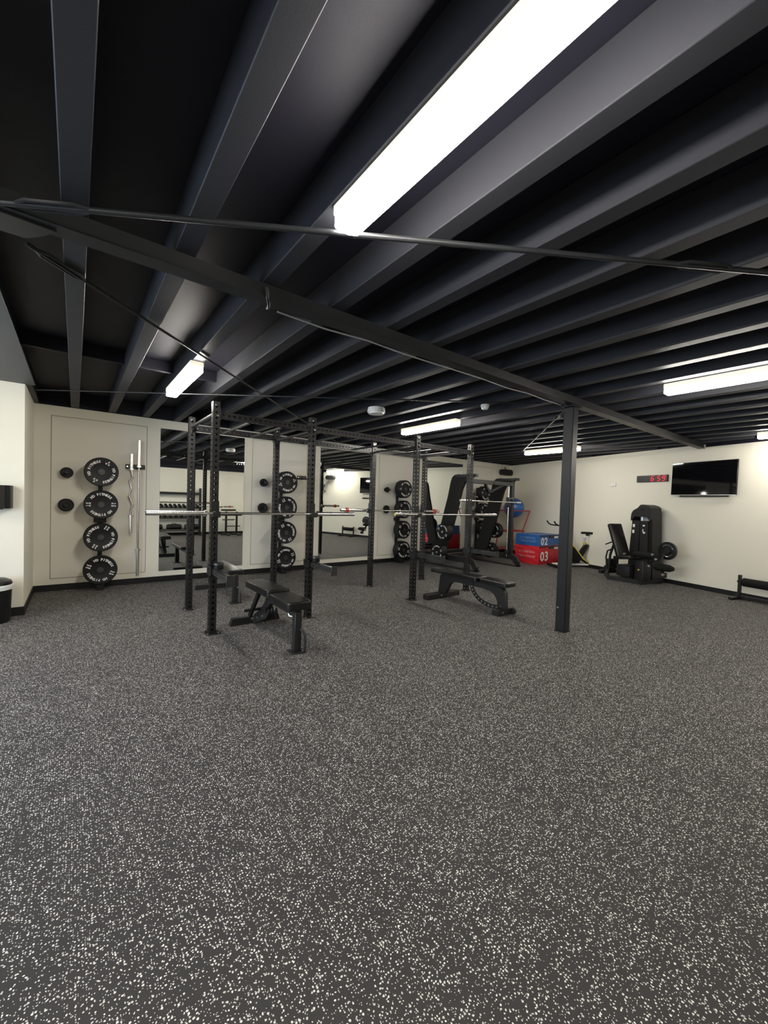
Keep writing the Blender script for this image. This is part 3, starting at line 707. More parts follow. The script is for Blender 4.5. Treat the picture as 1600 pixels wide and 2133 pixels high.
# ================================================================== SMITH / CABLE MACHINE
sm = thing('smith_machine', 'black smith machine with leaning side shrouds near the far corner', 'smith machine', (0, 0, 0))
SXL, SXR, SY = 7.30, 8.92, 6.2
for sx in (SXL, SXR):
    ob('upright', MB().bb(sx - 0.04, sx + 0.04, SY - 0.05, SY + 0.05, 0.26, 2.19, 0.006), 'graphite', sm)
    run = [(sx, 7.75, 0.05), (sx, 7.66, 0.19), (sx, 7.50, 0.225), (sx, 6.32, 0.235), (sx, 6.14, 0.235), (sx, 6.03, 0.19), (sx, 5.96, 0.09), (sx, 5.935, 0.0)]
    ob('side_runner', MB().tube(run, 0, sq=(0.09, 0.13)), 'graphite', sm)
    ob('floor_strip', MB().bb(sx - 0.045, sx + 0.045, 5.97, 7.75, 0, 0.02), 'powder', sm)
    ob('top_arm', MB().bb(sx - 0.05, sx + 0.05, 6.02, 6.62, 2.185, 2.25, 0.004), 'powder', sm)
    # leaning shroud (polygon in y-z)
    pol = [(7.33, 0.25), (6.96, 0.25), (6.80, 0.70), (6.69, 1.02), (6.60, 1.32), (6.44, 1.90), (6.36, 2.06), (6.24, 2.14), (6.12, 2.17), (6.12, 2.19), (6.56, 2.26), (6.68, 2.245), (6.755, 2.19), (6.80, 2.08), (6.88, 1.72), (7.05, 1.15), (7.18, 0.70)]
    ob('side_shroud', MB().prism(pol, 'x', sx - 0.035, sx + 0.035), 'shroud', sm)
    ob('guide_rod', MB().cyl((sx - 0.10 if sx > 8 else sx + 0.10, SY + 0.02, 0.24), (sx - 0.10 if sx > 8 else sx + 0.10, SY + 0.02, 2.14), 0.013, 12), 'chrome', sm)
    gx = sx - 0.10 if sx > 8 else sx + 0.10
    cr = MB().bb(gx - 0.05, gx + 0.05, SY - 0.03, SY + 0.07, 1.50, 1.76, 0.008)
    ob('carriage', cr, 'plastic', sm)
    ob('rubber_stop', MB().lathe([(0.0, 0.30), (0.05, 0.30), (0.062, 0.34), (0.05, 0.41), (0.0, 0.41)], 16, 'z', (gx, SY + 0.02, 0)), 'rubber', sm)
    ob('spring_hook', MB().tube([(gx, SY - 0.03, 1.72), (gx + 0.03, SY - 0.08, 1.74), (gx + 0.07, SY - 0.07, 1.72)], 0.012, 8), 'bolt', sm)
ob('top_beam', MB().bb(SXL, SXR, SY - 0.04, SY + 0.04, 2.04, 2.14, 0.008), 'powder2', sm)
ob('top_badge', MB().lathe([(0.0, 0), (0.05, 0), (0.045, -0.006), (0.0, -0.006)], 20, 'y', (8.14, SY - 0.04, 2.10)), 'plastic', sm)
ob('brace_strut', MB().tube([(7.83, SY, 2.05), (8.04, SY + 0.05, 1.86)], 0, sq=(0.05, 0.06)).tube([(8.55, SY, 2.06), (8.06, SY + 0.05, 1.86)], 0, sq=(0.05, 0.06)), 'powder', sm)
ob('rear_beam', MB().bb(SXL, SXR, 7.52, 7.62, 0.19, 0.29, 0.006), 'graphite', sm)
ob('foot_beam', MB().bb(SXL + 0.04, SXR - 0.04, 7.02, 7.10, 0.20, 0.28, 0.006), 'graphite', sm)
br = ob('smith_bar', MB().cyl((6.86, SY - 0.09, 1.63), (9.18, SY - 0.09, 1.63), 0.015, 12), 'chrome', sm)
for a, b in ((6.86, 7.24), (8.98, 9.18)): ob('sleeve', MB().cyl((a, SY - 0.09, 1.63), (b, SY - 0.09, 1.63), 0.0255, 16), 'chrome', br)
for sx, pegs, d in ((SXL, ((6.77, 0.863), (6.93, 0.358)), -1), (SXR, ((6.80, 0.860), (6.95, 0.310)), 1)):
    for y, z in pegs:
        ob('storage_peg', MB().cyl((sx + d * 0.03, y, z), (sx + d * 0.30, y, z), 0.024, 14), 'bolt', sm)
        side = 'left' if d < 0 else 'right'
        hi = 'upper' if z > 0.6 else 'lower'
        px_ = sx - 0.30 if d < 0 else sx + 0.09
        plate((px_, y, z), R(-90), '20', 30 if z > 0.6 else -20, 'lettered black bumper plate on the %s peg, smith machine %s side' % (hi, side), 'bumper plates on the smith machine', sc=0.90)
        plate((px_ + 0.088, y, z), R(-90), '20', 0, 'second black bumper plate of the pair on the %s peg, smith machine %s side' % (hi, side), 'inner bumper plates on the smith machine', text=False, sc=0.90)

# ball stand and ball
t = thing('ball_stand', 'red tubular stand holding a blue gym ball in the corner', 'stand', (10.60, 7.35, 0))
def frame(z0, z1, w0, w1, d0, d1):
    for sx in (-1, 1):
        for sy in (-1, 1): yield MB().cyl((sx * w0 / 2, sy * d0 / 2, z0), (sx * w1 / 2, sy * d1 / 2, z1), 0.016, 8)
for m_ in frame(0.79, 1.40, 0.70, 0.98, 0.34, 0.614): ob('upper_leg', m_, 'red', t)
for m_ in frame(0.0, 0.76, 0.98, 0.72, 0.5, 0.36): ob('lower_leg', m_, 'red', t)
def rim(w_, d_, z, r=0.016):
    m_ = MB()
    for sy in (-1, 1): m_.cyl((-w_ / 2, sy * d_ / 2, z), (w_ / 2, sy * d_ / 2, z), r, 8)
    for sx in (-1, 1): m_.cyl((sx * w_ / 2, -d_ / 2, z), (sx * w_ / 2, d_ / 2, z), r, 8)
    return m_
ob('top_rim', rim(0.98, 0.614, 1.395), 'red', t)
ob('shelf', MB().bb(-0.40, 0.40, -0.20, 0.20, 0.755, 0.80, 0.006), 'red', t)
ob('lower_rim', rim(0.90, 0.46, 0.25, 0.014), 'red', t)
t = thing('gym_ball', 'large shiny blue gym ball resting in the red stand', 'ball', (10.70, 7.35, 1.478))
bl = MB().lathe([(0.302 * math.sin(R(a)), 0.302 * -math.cos(R(a))) for a in range(0, 181, 9)], 36)
ob('skin', bl, 'ball', t)
ob('valve', MB().cyl((0, -0.300, 0.02), (0, -0.306, 0.02), 0.012, 10), 'whiteplastic', t)

# plyo boxes
def plyo(z0, z1, m, lm, num, word, lab, dy=0.0, sag=0.0):
    t = thing('plyo_box', lab, 'plyometric box', (9.70 + dy, 5.86 + dy, z0), 0, 'soft plyometric boxes')
    W_, D_, H_ = 1.02, 0.70, z1 - z0
    bm = bmesh.new(); bmesh.ops.create_cube(bm, size=1)
    for v in bm.verts: v.co = Vector(((v.co.x + 0.5) * W_, (v.co.y + 0.5) * D_, (v.co.z + 0.5) * H_))
    bmesh.ops.subdivide_edges(bm, edges=bm.edges, cuts=11, use_grid_fill=True)
    rd = random.Random(int(num))
    for v in bm.verts:
        x, y, z = v.co; b_ = math.sin(math.pi * max(0, min(1, z / H_))) * sag
        wr = sag * 1.1 * math.sin(x * 17 + z * 23) * math.sin(z * 19 - y * 14 + x * 5)
        if x < 0.001: v.co.x -= b_ + wr
        if y < 0.001: v.co.y -= b_ + wr
        if x > W_ - 0.001: v.co.x += b_
    mb = MB(); bm.verts.index_update(); mb.add([v.co.copy() for v in bm.verts], [tuple(v.index for v in f.verts) for f in bm.faces]); bm.free()
    ob('cover', mb, m, t, smooth=50)
    sz = H_ * (0.78 if H_ > 0.4 else 1.02)
    n_ = MB(); text_line(n_, num, sz * 0.92, Matrix.Translation((0.245, -0.006 - sag * 1.35, H_ * (0.20 if H_ > 0.4 else 0.10))) @ Matrix.Rotation(R(90), 4, 'X'), 1.12, 0.02, 0.08)
    ob('number', n_, 'white', t, smooth=0)
    l_ = MB(); mtx = Matrix.Translation((-0.005 - sag * 1.35, 0.33, H_ * 0.60)) @ Matrix.Rotation(R(-90), 4, 'Z') @ Matrix.Rotation(R(90), 4, 'X')
    text_line(l_, word, 0.082, mtx, 0.85, 0.02, 0.08)
    mt2 = Matrix.Translation((0, 0, -H_ * 0.16)) @ mtx
    for a_, b_, c_ in ((-0.26, -0.05, 0.0), (-0.02, 0.10, 0.0), (0.13, 0.26, 0.0), (-0.20, 0.02, -0.035), (0.05, 0.24, -0.035)):
        l_.add([mt2 @ Vector(p) for p in ((a_, c_, 0), (b_, c_, 0), (b_, c_ + 0.014, 0), (a_, c_ + 0.014, 0))], [(0, 1, 2, 3)])
    ob('lettering', l_, lm, t, smooth=0)
    h_ = MB().bb(0.48, 0.72, -0.014 - sag, -0.004, H_ - 0.085, H_ - 0.035, 0.004).bb(0.05, 0.99, -0.012 - sag * 0.4, 0.01, H_ - 0.035, H_ - 0.008, 0.003)
    ob('handle_strap', h_, 'plastic', t)
    ob('label_patch', MB().bb(0.74, 0.93, -0.012 - sag, -0.002, H_ - 0.10, H_ - 0.045, 0.002), 'whiteplastic', t)
plyo(0.0, 0.488, 'redvinyl', 'redlabel', '03', 'PLYOMETECH', 'red soft plyometric box numbered 03 under the blue one', sag=0.012)
plyo(0.492, 0.785, 'bluevinyl', 'bluelabel', '02', 'PLYOMETECH', 'blue soft plyometric box numbered 02 stacked on the red one', sag=0.004)

# ================================================================== SPIN BIKE
BD = Vector((0.825, -0.565, 0)).normalized(); bang = math.atan2(BD.y, BD.x)
t = thing('spin_bike', 'black and white spin bike with yellow accents behind the steel column', 'exercise bike', (9.80, 5.52, 0), bang)
ob('base_rail', MB().bb(0.0, 1.10, -0.03, 0.03, 0.05, 0.10, 0.01), 'bikewhite', t)
for x in (0.02, 1.08): ob('floor_bar', MB().cyl((x, -0.26, 0.04), (x, 0.26, 0.04), 0.04, 14), 'plastic', t)
ob('front_fork', MB().tube([(0.20, 0, 0.92), (0.30, 0, 0.50), (0.36, 0, 0.10)], 0, sq=(0.07, 0.11)), 'bikewhite', t)
ob('flywheel', MB().lathe([(0.05, -0.03), (0.20, -0.03), (0.21, -0.02), (0.21, 0.02), (0.20, 0.03), (0.05, 0.03)], 30, 'y', (0.40, 0, 0.32), True), 'plastic', t)
ob('seat_strut', MB().tube([(0.60, 0, 0.14), (0.78, 0, 0.46), (0.90, 0, 0.62)], 0, sq=(0.05, 0.07)), 'plastic', t)
ob('rear_strut', MB().prism([(0.60, 0.12), (0.70, 0.12), (0.94, 0.56), (0.93, 0.60), (0.88, 0.60)], 'y', -0.035, 0.035), 'plastic', t)
ob('main_tube', MB().tube([(0.30, 0, 0.70), (0.55, 0, 0.50), (0.78, 0, 0.22), (1.02, 0, 0.06)], 0, sq=(0.05, 0.08)), 'plastic', t)
ob('yellow_stripe', MB().tube([(0.32, -0.03, 0.72), (0.57, -0.03, 0.52), (0.80, -0.03, 0.23), (1.04, -0.03, 0.07)], 0, sq=(0.022, 0.022)), 'yellow', t)
ob('chain_guard', MB().prism([(0.26, 0.12), (0.64, 0.12), (0.70, 0.26), (0.54, 0.40), (0.30, 0.44)], 'y', -0.06, 0.06), 'plastic', t)
ob('guard_label', MB().bb(0.34, 0.40, -0.064, -0.058, 0.22, 0.34), 'bikewhite', t)
ob('seat_post', MB().bb(0.87, 0.95, -0.03, 0.03, 0.55, 0.83, 0.008), 'bikewhite', t)
ob('seat_slider', MB().bb(0.78, 1.04, -0.03, 0.03, 0.77, 0.82, 0.008), 'bikewhite', t)
kn = ob('adjust_knob', MB().cyl((1.0, -0.03, 0.68), (1.0, -0.07, 0.68), 0.03, 14).cyl((0.80, -0.03, 0.62), (0.80, -0.07, 0.62), 0.03, 14), 'yellow', t)
sad = [(0.74, -0.02), (0.86, -0.035), (0.98, -0.10), (1.06, -0.11), (1.09, -0.06), (1.09, 0.06), (1.06, 0.11), (0.98, 0.10), (0.86, 0.035), (0.74, 0.02)]
ob('saddle', MB().prism(sad, 'z', 0.87, 0.925), 'vinyl', t)
ob('saddle_clamp', MB().bb(0.87, 0.95, -0.03, 0.03, 0.81, 0.875, 0.01), 'plastic', t)
ob('handlebar_post', MB().bb(0.13, 0.20, -0.03, 0.03, 0.85, 1.08, 0.008), 'bikewhite', t)
hb = MB()
for sg in (-1, 1):
    hb.tube([(0.17, 0, 1.07), (0.12, sg * 0.14, 1.07), (0.02, sg * 0.20, 1.08), (-0.05, sg * 0.20, 1.12), (-0.09, sg * 0.20, 1.18)], 0.018, 10)
ob('handlebar', hb, 'rubber', t)
ob('crank', MB().bb(0.44, 0.47, -0.10, -0.075, 0.14, 0.32, 0.006).cyl((0.455, -0.10, 0.30), (0.455, 0.08, 0.30), 0.02, 10), 'bolt', t)
ob('pedal', MB().bb(0.41, 0.50, -0.20, -0.10, 0.125, 0.155, 0.006), 'plastic', t)

# ================================================================== LEG MACHINE (local x along the wall toward the camera, local y toward the wall)
EX = Vector((NY, -NX, 0)); base = Vector((wx(3.6), 3.6, 0))
lang = math.atan2(EX.y, EX.x)
lm = thing('leg_machine', 'black leg extension machine with tall weight tower against the right wall', 'exercise machine', base, lang)
# local y: left-hand normal of EX -> points into the wall when negative room side; room side is local -y or +y
side = Vector((-EX.y, EX.x, 0)); RS = -1.0 if side.dot(Vector((NX, NY, 0))) > 0 else 1.0
def Y(o): return RS * o
def ybox(mb, x0, x1, o0, o1, z0, z1, ch=0.0):
    a, b = sorted((Y(o0), Y(o1))); return mb.bb(x0, x1, a, b, z0, z1, ch)
# weight tower
def tower_part(poly, o0, o1):
    a, b = sorted((Y(o0), Y(o1))); return MB().prism(poly, 'y', a, b)
ob('tower_side', tower_part([(0.000, 0.06), (0.231, 0.06), (0.254, 1.305), (0.077, 1.305)], 0.28, 0.46), 'graphite', lm, label='left half of the weight tower shroud')
ob('tower_side', tower_part([(0.277, 0.06), (0.462, 0.06), (0.435, 1.305), (0.266, 1.305)], 0.28, 0.47), 'graphite', lm)
ob('tower_back', tower_part([(0.015, 0.04), (0.550, 0.04), (0.485, 1.50), (0.077, 1.46)], 0.12, 0.28), 'plastic', lm)
ob('tower_edge', tower_part([(0.462, 0.06), (0.566, 0.06), (0.501, 1.45), (0.435, 1.45)], 0.20, 0.44), 'plastic', lm)
ob('tower_head', tower_part([(0.065, 1.36), (0.069, 1.30), (0.108, 1.33), (0.154, 1.40), (0.431, 1.385), (0.462, 1.34), (0.504, 1.34), (0.499, 1.58), (0.447, 1.625), (0.339, 1.655), (0.277, 1.65), (0.216, 1.585), (0.115, 1.525), (0.077, 1.46)], 0.16, 0.50), 'graphite', lm)
ob('head_slot', tower_part([(0.262, 1.53), (0.385, 1.55), (0.385, 1.565), (0.262, 1.548)], 0.495, 0.503), 'plastic', lm)
ob('head_plate', tower_part([(0.146, 1.295), (0.431, 1.295), (0.431, 1.41), (0.146, 1.41)], 0.285, 0.30), 'whiteplastic', lm)
ob('guide_rod', MB().cyl((0.258, Y(0.40), 0.5), (0.258, Y(0.40), 1.40), 0.009, 8), 'chrome', lm)
sk = MB(); ybox(sk, 0.096, 0.142, 0.46, 0.463, 1.16, 1.225); ybox(sk, 0.089, 0.135, 0.46, 0.463, 1.03, 1.10)
ybox(sk, 0.327, 0.373, 0.47, 0.473, 1.19, 1.22); ybox(sk, 0.327, 0.343, 0.47, 0.473, 1.06, 1.13); ybox(sk, 0.343, 0.385, 0.47, 0.473, 1.035, 1.075)
ob('instruction_label', sk, 'whiteplastic', lm)
# base frame
ob('base_rail', MB().tube([(-0.09, Y(0.98), 0.22), (-0.08, Y(0.98), 0.10), (-0.02, Y(0.97), 0.045), (0.55, Y(0.74), 0.045)], 0, sq=(0.06, 0.08)), 'graphite', lm)
b2 = MB(); ybox(b2, -0.30, 0.60, 0.20, 0.28, 0.0, 0.08, 0.006); ybox(b2, 0.52, 0.60, 0.14, 0.82, 0.0, 0.08, 0.006); ybox(b2, -0.27, -0.19, 0.20, 1.0, 0.10, 0.18, 0.006)
ob('base_frame', b2, 'graphite', lm)
b3 = MB(); ybox(b3, -0.27, -0.17, 0.50, 0.80, 0.20, 0.42, 0.01); ybox(b3, -0.31, -0.19, 0.55, 0.8, 0.14, 0.26, 0.01)
ob('back_box', b3, 'graphite', lm)
b4 = MB(); ybox(b4, 0.10, 0.40, 0.60, 0.92, 0.12, 0.36, 0.02); ybox(b4, 0.42, 0.62, 0.55, 0.80, 0.06, 0.50, 0.02)
ob('pivot_housing', b4, 'graphite', lm)
ob('seat_pad', MB().box((0.26, Y(0.78), 0.52), (0.40, 0.42, 0.075), Matrix.Rotation(R(-8), 3, 'Y'), 0.025), 'vinyl', lm)
ob('backrest', MB().box((0.04, Y(0.80), 0.86), (0.09, 0.36, 0.76), Matrix.Rotation(R(-20), 3, 'Y'), 0.03), 'vinyl', lm)
ob('backrest_post', MB().tube([(-0.08, Y(0.78), 0.80), (-0.17, Y(0.78), 0.52), (-0.19, Y(0.78), 0.20)], 0.025, 10), 'graphite', lm)
ob('range_lever', MB().tube([(-0.06, Y(0.72), 0.86), (-0.30, Y(0.78), 0.74)], 0.014, 8), 'rubber', lm)
ob('side_handle', MB().tube([(0.00, Y(0.98), 0.66), (-0.08, Y(0.98), 0.62), (-0.11, Y(0.98), 0.48), (-0.08, Y(0.98), 0.30), (-0.08, Y(0.98), 0.10)], 0.016, 10), 'rubber', lm)
ob('thigh_roller', MB().lathe([(0.0, 0.42), (0.055, 0.42), (0.065, 0.44), (0.065, 0.92), (0.055, 0.94), (0.0, 0.94)], 20, 'x', (0, Y(0.80), 0.62)), 'foam', lm)
ob('shin_roller', MB().lathe([(0.0, 0.86), (0.06, 0.86), (0.07, 0.88), (0.07, 1.13), (0.04, 1.21), (0.0, 1.21)], 20, 'x', (0, Y(0.80), 0.425)), 'foam', lm)
cm = MB().lathe([(0.14, -0.02), (0.178, -0.02), (0.178, 0.02), (0.14, 0.02)], 30, 'y', (0.97, Y(0.62), 0.745), True)
cm.lathe([(0.0, -0.012), (0.142, -0.012), (0.142, 0.010), (0.0, 0.010)], 30, 'y', (0.97, Y(0.62), 0.745))
cm.cyl((0.97, Y(0.58), 0.745), (0.97, Y(0.66), 0.745), 0.06, 18)
ob('cam_wheel', cm, 'plastic', lm)
ca = MB().tube([(0.97 + 0.115 * math.cos(R(a)), Y(0.638), 0.745 + 0.115 * math.sin(R(a))) for a in range(20, 141, 10)], 0.008, 6)
ca.tube([(0.97 + 0.115 * math.cos(R(a)), Y(0.638), 0.745 + 0.115 * math.sin(R(a))) for a in range(220, 331, 10)], 0.008, 6)
ob('cam_trim', ca, 'bolt', lm)
ob('lever_arm', MB().tube([(0.58, Y(0.62), 0.44), (0.80, Y(0.62), 0.62), (0.95, Y(0.62), 0.66)], 0, sq=(0.05, 0.07)).tube([(0.90, Y(0.66), 0.62), (0.93, Y(0.72), 0.44), (1.02, Y(0.80), 0.30)], 0, sq=(0.04, 0.06)), 'graphite', lm)
ob('shin_adjuster', MB().bb(0.97, 1.08, min(Y(0.76), Y(0.84)), max(Y(0.76), Y(0.84)), 0.23, 0.33, 0.01), 'graphite', lm)
bb_ = MB()
for x, z in ((0.80, 0.425), (0.26, 0.60), (0.86, 0.66), (0.93, 0.58), (1.08, 0.30)): bb_.cyl((x, Y(0.88), z), (x, Y(0.91), z), 0.022, 10)
ob('chrome_pin', bb_, 'bolt', lm)
ob('yellow_knob', MB().cyl((0.53, Y(0.80), 0.30), (0.53, Y(0.825), 0.30), 0.018, 12), 'yellow', lm)

# ================================================================== ROLLER BENCH at the right wall
rb = thing('roller_bench', 'low black roller pad stand on the floor at the right edge', 'exercise stand', (wx(1.70) - 0.20 * NX, 1.70 - 0.20 * NY, 0), lang)
for x in (0.0, 0.62): ob('post', MB().bb(x - 0.022, x + 0.022, -0.022, 0.022, 0.07, 0.435, 0.003), 'powder', rb)
ob('roller_pad', MB().lathe([(0.0, 0.035), (0.05, 0.035), (0.075, 0.06), (0.075, 0.56), (0.05, 0.585), (0.0, 0.585)], 24, 'x', (0, 0, 0.315)), 'foam', rb)
ob('axle', MB().cyl((-0.035, 0, 0.315), (0.655, 0, 0.315), 0.02, 12), 'powder', rb)
ob('base_rail', MB().bb(-0.06, 0.70, -0.03, 0.03, 0.02, 0.07, 0.004), 'powder', rb)
f_ = MB(); ybox(f_, -0.03, 0.03, -0.10, 0.26, 0.0, 0.05, 0.004); ybox(f_, 0.59, 0.65, -0.10, 0.26, 0.0, 0.05, 0.004)
ob('cross_foot', f_, 'powder', rb)
# ================================================================== WALL DEVICES ON THE RIGHT WALL
def wall_thing(name, lab, cat, y, z, group=None):
    return thing(name, lab, cat, (wx(y), y, z), lang, group)
t = wall_thing('television', 'large black flat television on the right wall showing reflections', 'television', 3.00, 1.865)
t.rotation_euler = (R(1.2) * RS, 0, lang)
m_ = MB(); ybox(m_, 0.0, 1.165, 0.055, 0.085, 0, 0.665, 0.004); ob('casing', m_, 'plastic', t)
m_ = MB(); ybox(m_, 0.008, 1.157, 0.085, 0.0865, 0.012, 0.657); ob('screen', m_, 'screen', t)
m_ = MB(); ybox(m_, 0.15, 1.02, 0.02, 0.055, -0.03, 0.35, 0.006); ob('rear_housing', m_, 'plastic', t)
m_ = MB(); ybox(m_, 0.35, 0.8, 0.010, 0.03, 0.1, 0.4); ob('wall_bracket', m_, 'powder', t)
m_ = MB(); ybox(m_, 0.0, 1.165, 0.083, 0.0875, -0.002, 0.009); ob('chrome_strip', m_, 'bolt', t)
t = wall_thing('digital_clock', 'long black digital clock with red digits reading 6 59', 'clock', 3.770, 2.165)
m_ = MB(); ybox(m_, 0.0, 0.69, 0.0, 0.045, 0, 0.147, 0.004); ob('case', m_, 'plastic', t)
SEG = {'a': ((0.1, 1), (0.9, 1)), 'b': ((1, 0.95), (1, 0.55)), 'c': ((1, 0.45), (1, 0.05)), 'd': ((0.1, 0), (0.9, 0)), 'e': ((0, 0.45), (0, 0.05)), 'f': ((0, 0.95), (0, 0.55)), 'g': ((0.1, 0.5), (0.9, 0.5))}
DIG = {'6': 'acdefg', '5': 'acdfg', '9': 'abcdfg'}
def digit(ch, x0, w_, z0, h_):
    m_ = MB()
    for s_ in DIG[ch]:
        (ax, az), (bx, bz) = SEG[s_]
        def P(u, v): return Vector((x0 + u * w_ + 0.22 * v * h_, Y(0.046), z0 + v * h_))
        a, b = P(ax, az), P(bx, bz); d = (b - a).normalized(); n_ = Vector((-d.z, 0, d.x)) * 0.0068
        a += d * 0.004; b -= d * 0.004
        dp = Vector((0, Y(0.004), 0))
        pts = [a - n_ * 0.1 - d * 0.004, a + n_, b + n_, b + d * 0.004, b - n_, a - n_]
        vs = [p for p in pts] + [p + dp for p in pts]; k = 6
        m_.add(vs, [(q, (q + 1) % k, k + (q + 1) % k, k + q) for q in range(k)] + [tuple(range(k)), tuple(range(2 * k - 1, k - 1, -1))])
    return m_
for ch, x0 in (('6', 0.330), ('5', 0.468), ('9', 0.572)): ob('digit', digit(ch, x0, 0.056, 0.020, 0.106), 'led', t, label='red lit digit %s' % ch)
t = wall_thing('sensor_box', 'small white sensor box on the right wall left of clock', 'sensor', 4.42, 2.085)
m_ = MB(); ybox(m_, 0.0, 0.13, 0.0, 0.03, 0, 0.10, 0.008); ob('case', m_, 'whiteplastic', t)
m_ = MB(); ybox(m_, 0.045, 0.085, 0.03, 0.036, 0.02, 0.06, 0.002); ob('sensor_window', m_, 'whitemetal', t)
# speakers
def speaker(parent_loc, rz, lab, w_=0.62):
    t = thing('wall_speaker', lab, 'speaker', parent_loc, rz, 'oval wall speakers')
    def oval(hw, r):
        return [(-hw + r + r * math.cos(R(a)), r * math.sin(R(a))) for a in range(90, 271, 15)] + [(hw - r + r * math.cos(R(a)), r * math.sin(R(a))) for a in range(-90, 91, 15)]
    ob('cabinet', MB().prism(oval(w_ / 2, 0.095), 'y', -0.16, -0.03), 'plastic', t)
    ob('grille', MB().prism(oval(w_ / 2 - 0.015, 0.082), 'y', -0.166, -0.16), 'rubber', t)
    ob('bracket', MB().bb(-0.04, 0.04, -0.03, 0, -0.05, 0.05, 0.004).tube([(0, -0.05, 0.08), (0, -0.08, 0.13), (0.02, -0.03, 0.17), (0.02, -0.004, 0.17)], 0.012, 8), 'powder', t)
    ob('speaker_wire', MB().tube([(-w_ * 0.22, -0.01, 0.09), (-w_ * 0.22, -0.008, 0.17), (-w_ * 0.2, -0.006, 0.25)], 0.005, 6), 'wire', t)
speaker((11.10, YB, 2.615), 0, 'oval black speaker high on the back wall by the corner', 0.56)
sy = 0.22; speaker((wx(sy), sy, 2.56), lang + (math.pi if RS > 0 else 0), 'oval black speaker high on right wall, seen in second mirror', 0.5)
# wall fan on the right wall (seen in the mirror)
fy = -0.15; t = thing('wall_fan', 'round caged wall fan seen only in the second mirror', 'fan', (wx(fy), fy, 2.18), lang)
ob('mount', MB().tube([(0, 0, -0.25), (0, Y(0.12), -0.22), (0, Y(0.16), 0)], 0.03, 10), 'powder', t)
ob('motor', MB().lathe([(0.0, Y(0.10)), (0.08, Y(0.10)), (0.09, Y(0.20)), (0.05, Y(0.26)), (0.0, Y(0.26))], 20, 'y'), 'powder', t)
gd = MB()
for r_, o_ in ((0.36, 0.24), (0.35, 0.30), (0.24, 0.35), (0.12, 0.37)):
    gd.tube([(r_ * math.cos(R(a)), Y(o_), r_ * math.sin(R(a))) for a in range(0, 361, 12)], 0.006, 5)
for k in range(24):
    a = R(k * 15); gd.tube([(0.06 * math.cos(a), Y(0.375), 0.06 * math.sin(a)), (0.24 * math.cos(a), Y(0.35), 0.24 * math.sin(a)), (0.35 * math.cos(a), Y(0.30), 0.35 * math.sin(a)), (0.36 * math.cos(a), Y(0.24), 0.36 * math.sin(a))], 0.0035, 4)
ob('guard', gd, 'mesh', t)
for k in range(3):
    a = R(k * 120 + 20); bl = MB()
    p = [(0.05, -0.04), (0.30, -0.11), (0.32, 0.05), (0.06, 0.05)]
    vs = []
    for dz in (0, 0.006):
        for u, v in p: vs.append((u * math.cos(a) - v * math.sin(a), Y(0.27 + v * 0.3 + dz), u * math.sin(a) + v * math.cos(a)))
    ob('blade', bl.add(vs, [(0, 1, 2, 3), (7, 6, 5, 4), (0, 1, 5, 4), (1, 2, 6, 5), (2, 3, 7, 6), (3, 0, 4, 7)]), 'fanblade', t)

# ================================================================== LEFT EDGE: DISPENSER AND BIN
t = thing('towel_dispenser', 'black curved paper towel dispenser on the left corner wall', 'dispenser', (-0.80, 6.66, 1.33))
pol = [(-0.18, 0.0), (-0.18, -0.10), (-0.15, -0.155), (0.0, -0.175), (0.14, -0.155), (0.185, -0.10), (0.19, 0.0)]
ob('body', MB().prism(pol, 'z', 0.0, 0.275), 'plastic', t)
ob('side_trim', MB().prism([(0.185, 0.0), (0.18, -0.105), (0.192, -0.10), (0.199, 0.0)], 'z', 0.002, 0.272), 'powder2', t)
ob('outlet', MB().bb(-0.12, 0.12, -0.13, -0.05, -0.012, 0.001, 0.002), 'powder2', t)
t = thing('waste_bin', 'black round waste bin with white liner at the left edge', 'bin', (-0.755, 6.44, 0))
ob('body', MB().lathe([(0.0, 0.0), (0.150, 0.0), (0.158, 0.02), (0.172, 0.42), (0.160, 0.42), (0.0, 0.42)], 32), 'plastic', t)
ob('liner', MB().lathe([(0.176, 0.385), (0.180, 0.40), (0.182, 0.435), (0.172, 0.445), (0.165, 0.44), (0.168, 0.40)], 32, close=True), 'liner', t)
ob('swing_lid', MB().lathe([(0.173, 0.435), (0.176, 0.45), (0.165, 0.485), (0.12, 0.510), (0.06, 0.520), (0.0, 0.522)], 32), 'plastic', t)

# ================================================================== SEEN IN THE MIRRORS: FRONT WALL
dr = thing('dumbbell_rack', 'black three tier dumbbell rack against the wall seen in the first mirror', 'dumbbell rack', (0, YF, 0))
for x in (1.95, 3.95):
    ob('end_post', MB().bb(x - 0.04, x + 0.04, 0.10, 0.20, 0.06, 1.85 if x > 3 else 1.70, 0.005), 'graphite', dr)
    ob('end_foot', MB().bb(x - 0.05, x + 0.05, 0.03, 0.68, 0.0, 0.07, 0.006), 'graphite', dr)
ob('top_bar', MB().bb(1.95, 3.95, 0.12, 0.18, 1.58, 1.67, 0.004), 'graphite', dr)
SH = [0.20, 0.68, 1.06]
for z in SH:
    s_ = MB().box((2.95, 0.40, z), (1.92, 0.07, 0.035), None, 0.003); s_.box((2.95, 0.22, z + 0.04), (1.92, 0.07, 0.035), None, 0.003)
    ob('shelf', s_, 'graphite', dr)
hexp = [(math.cos(R(60 * k)), math.sin(R(60 * k))) for k in range(6)]
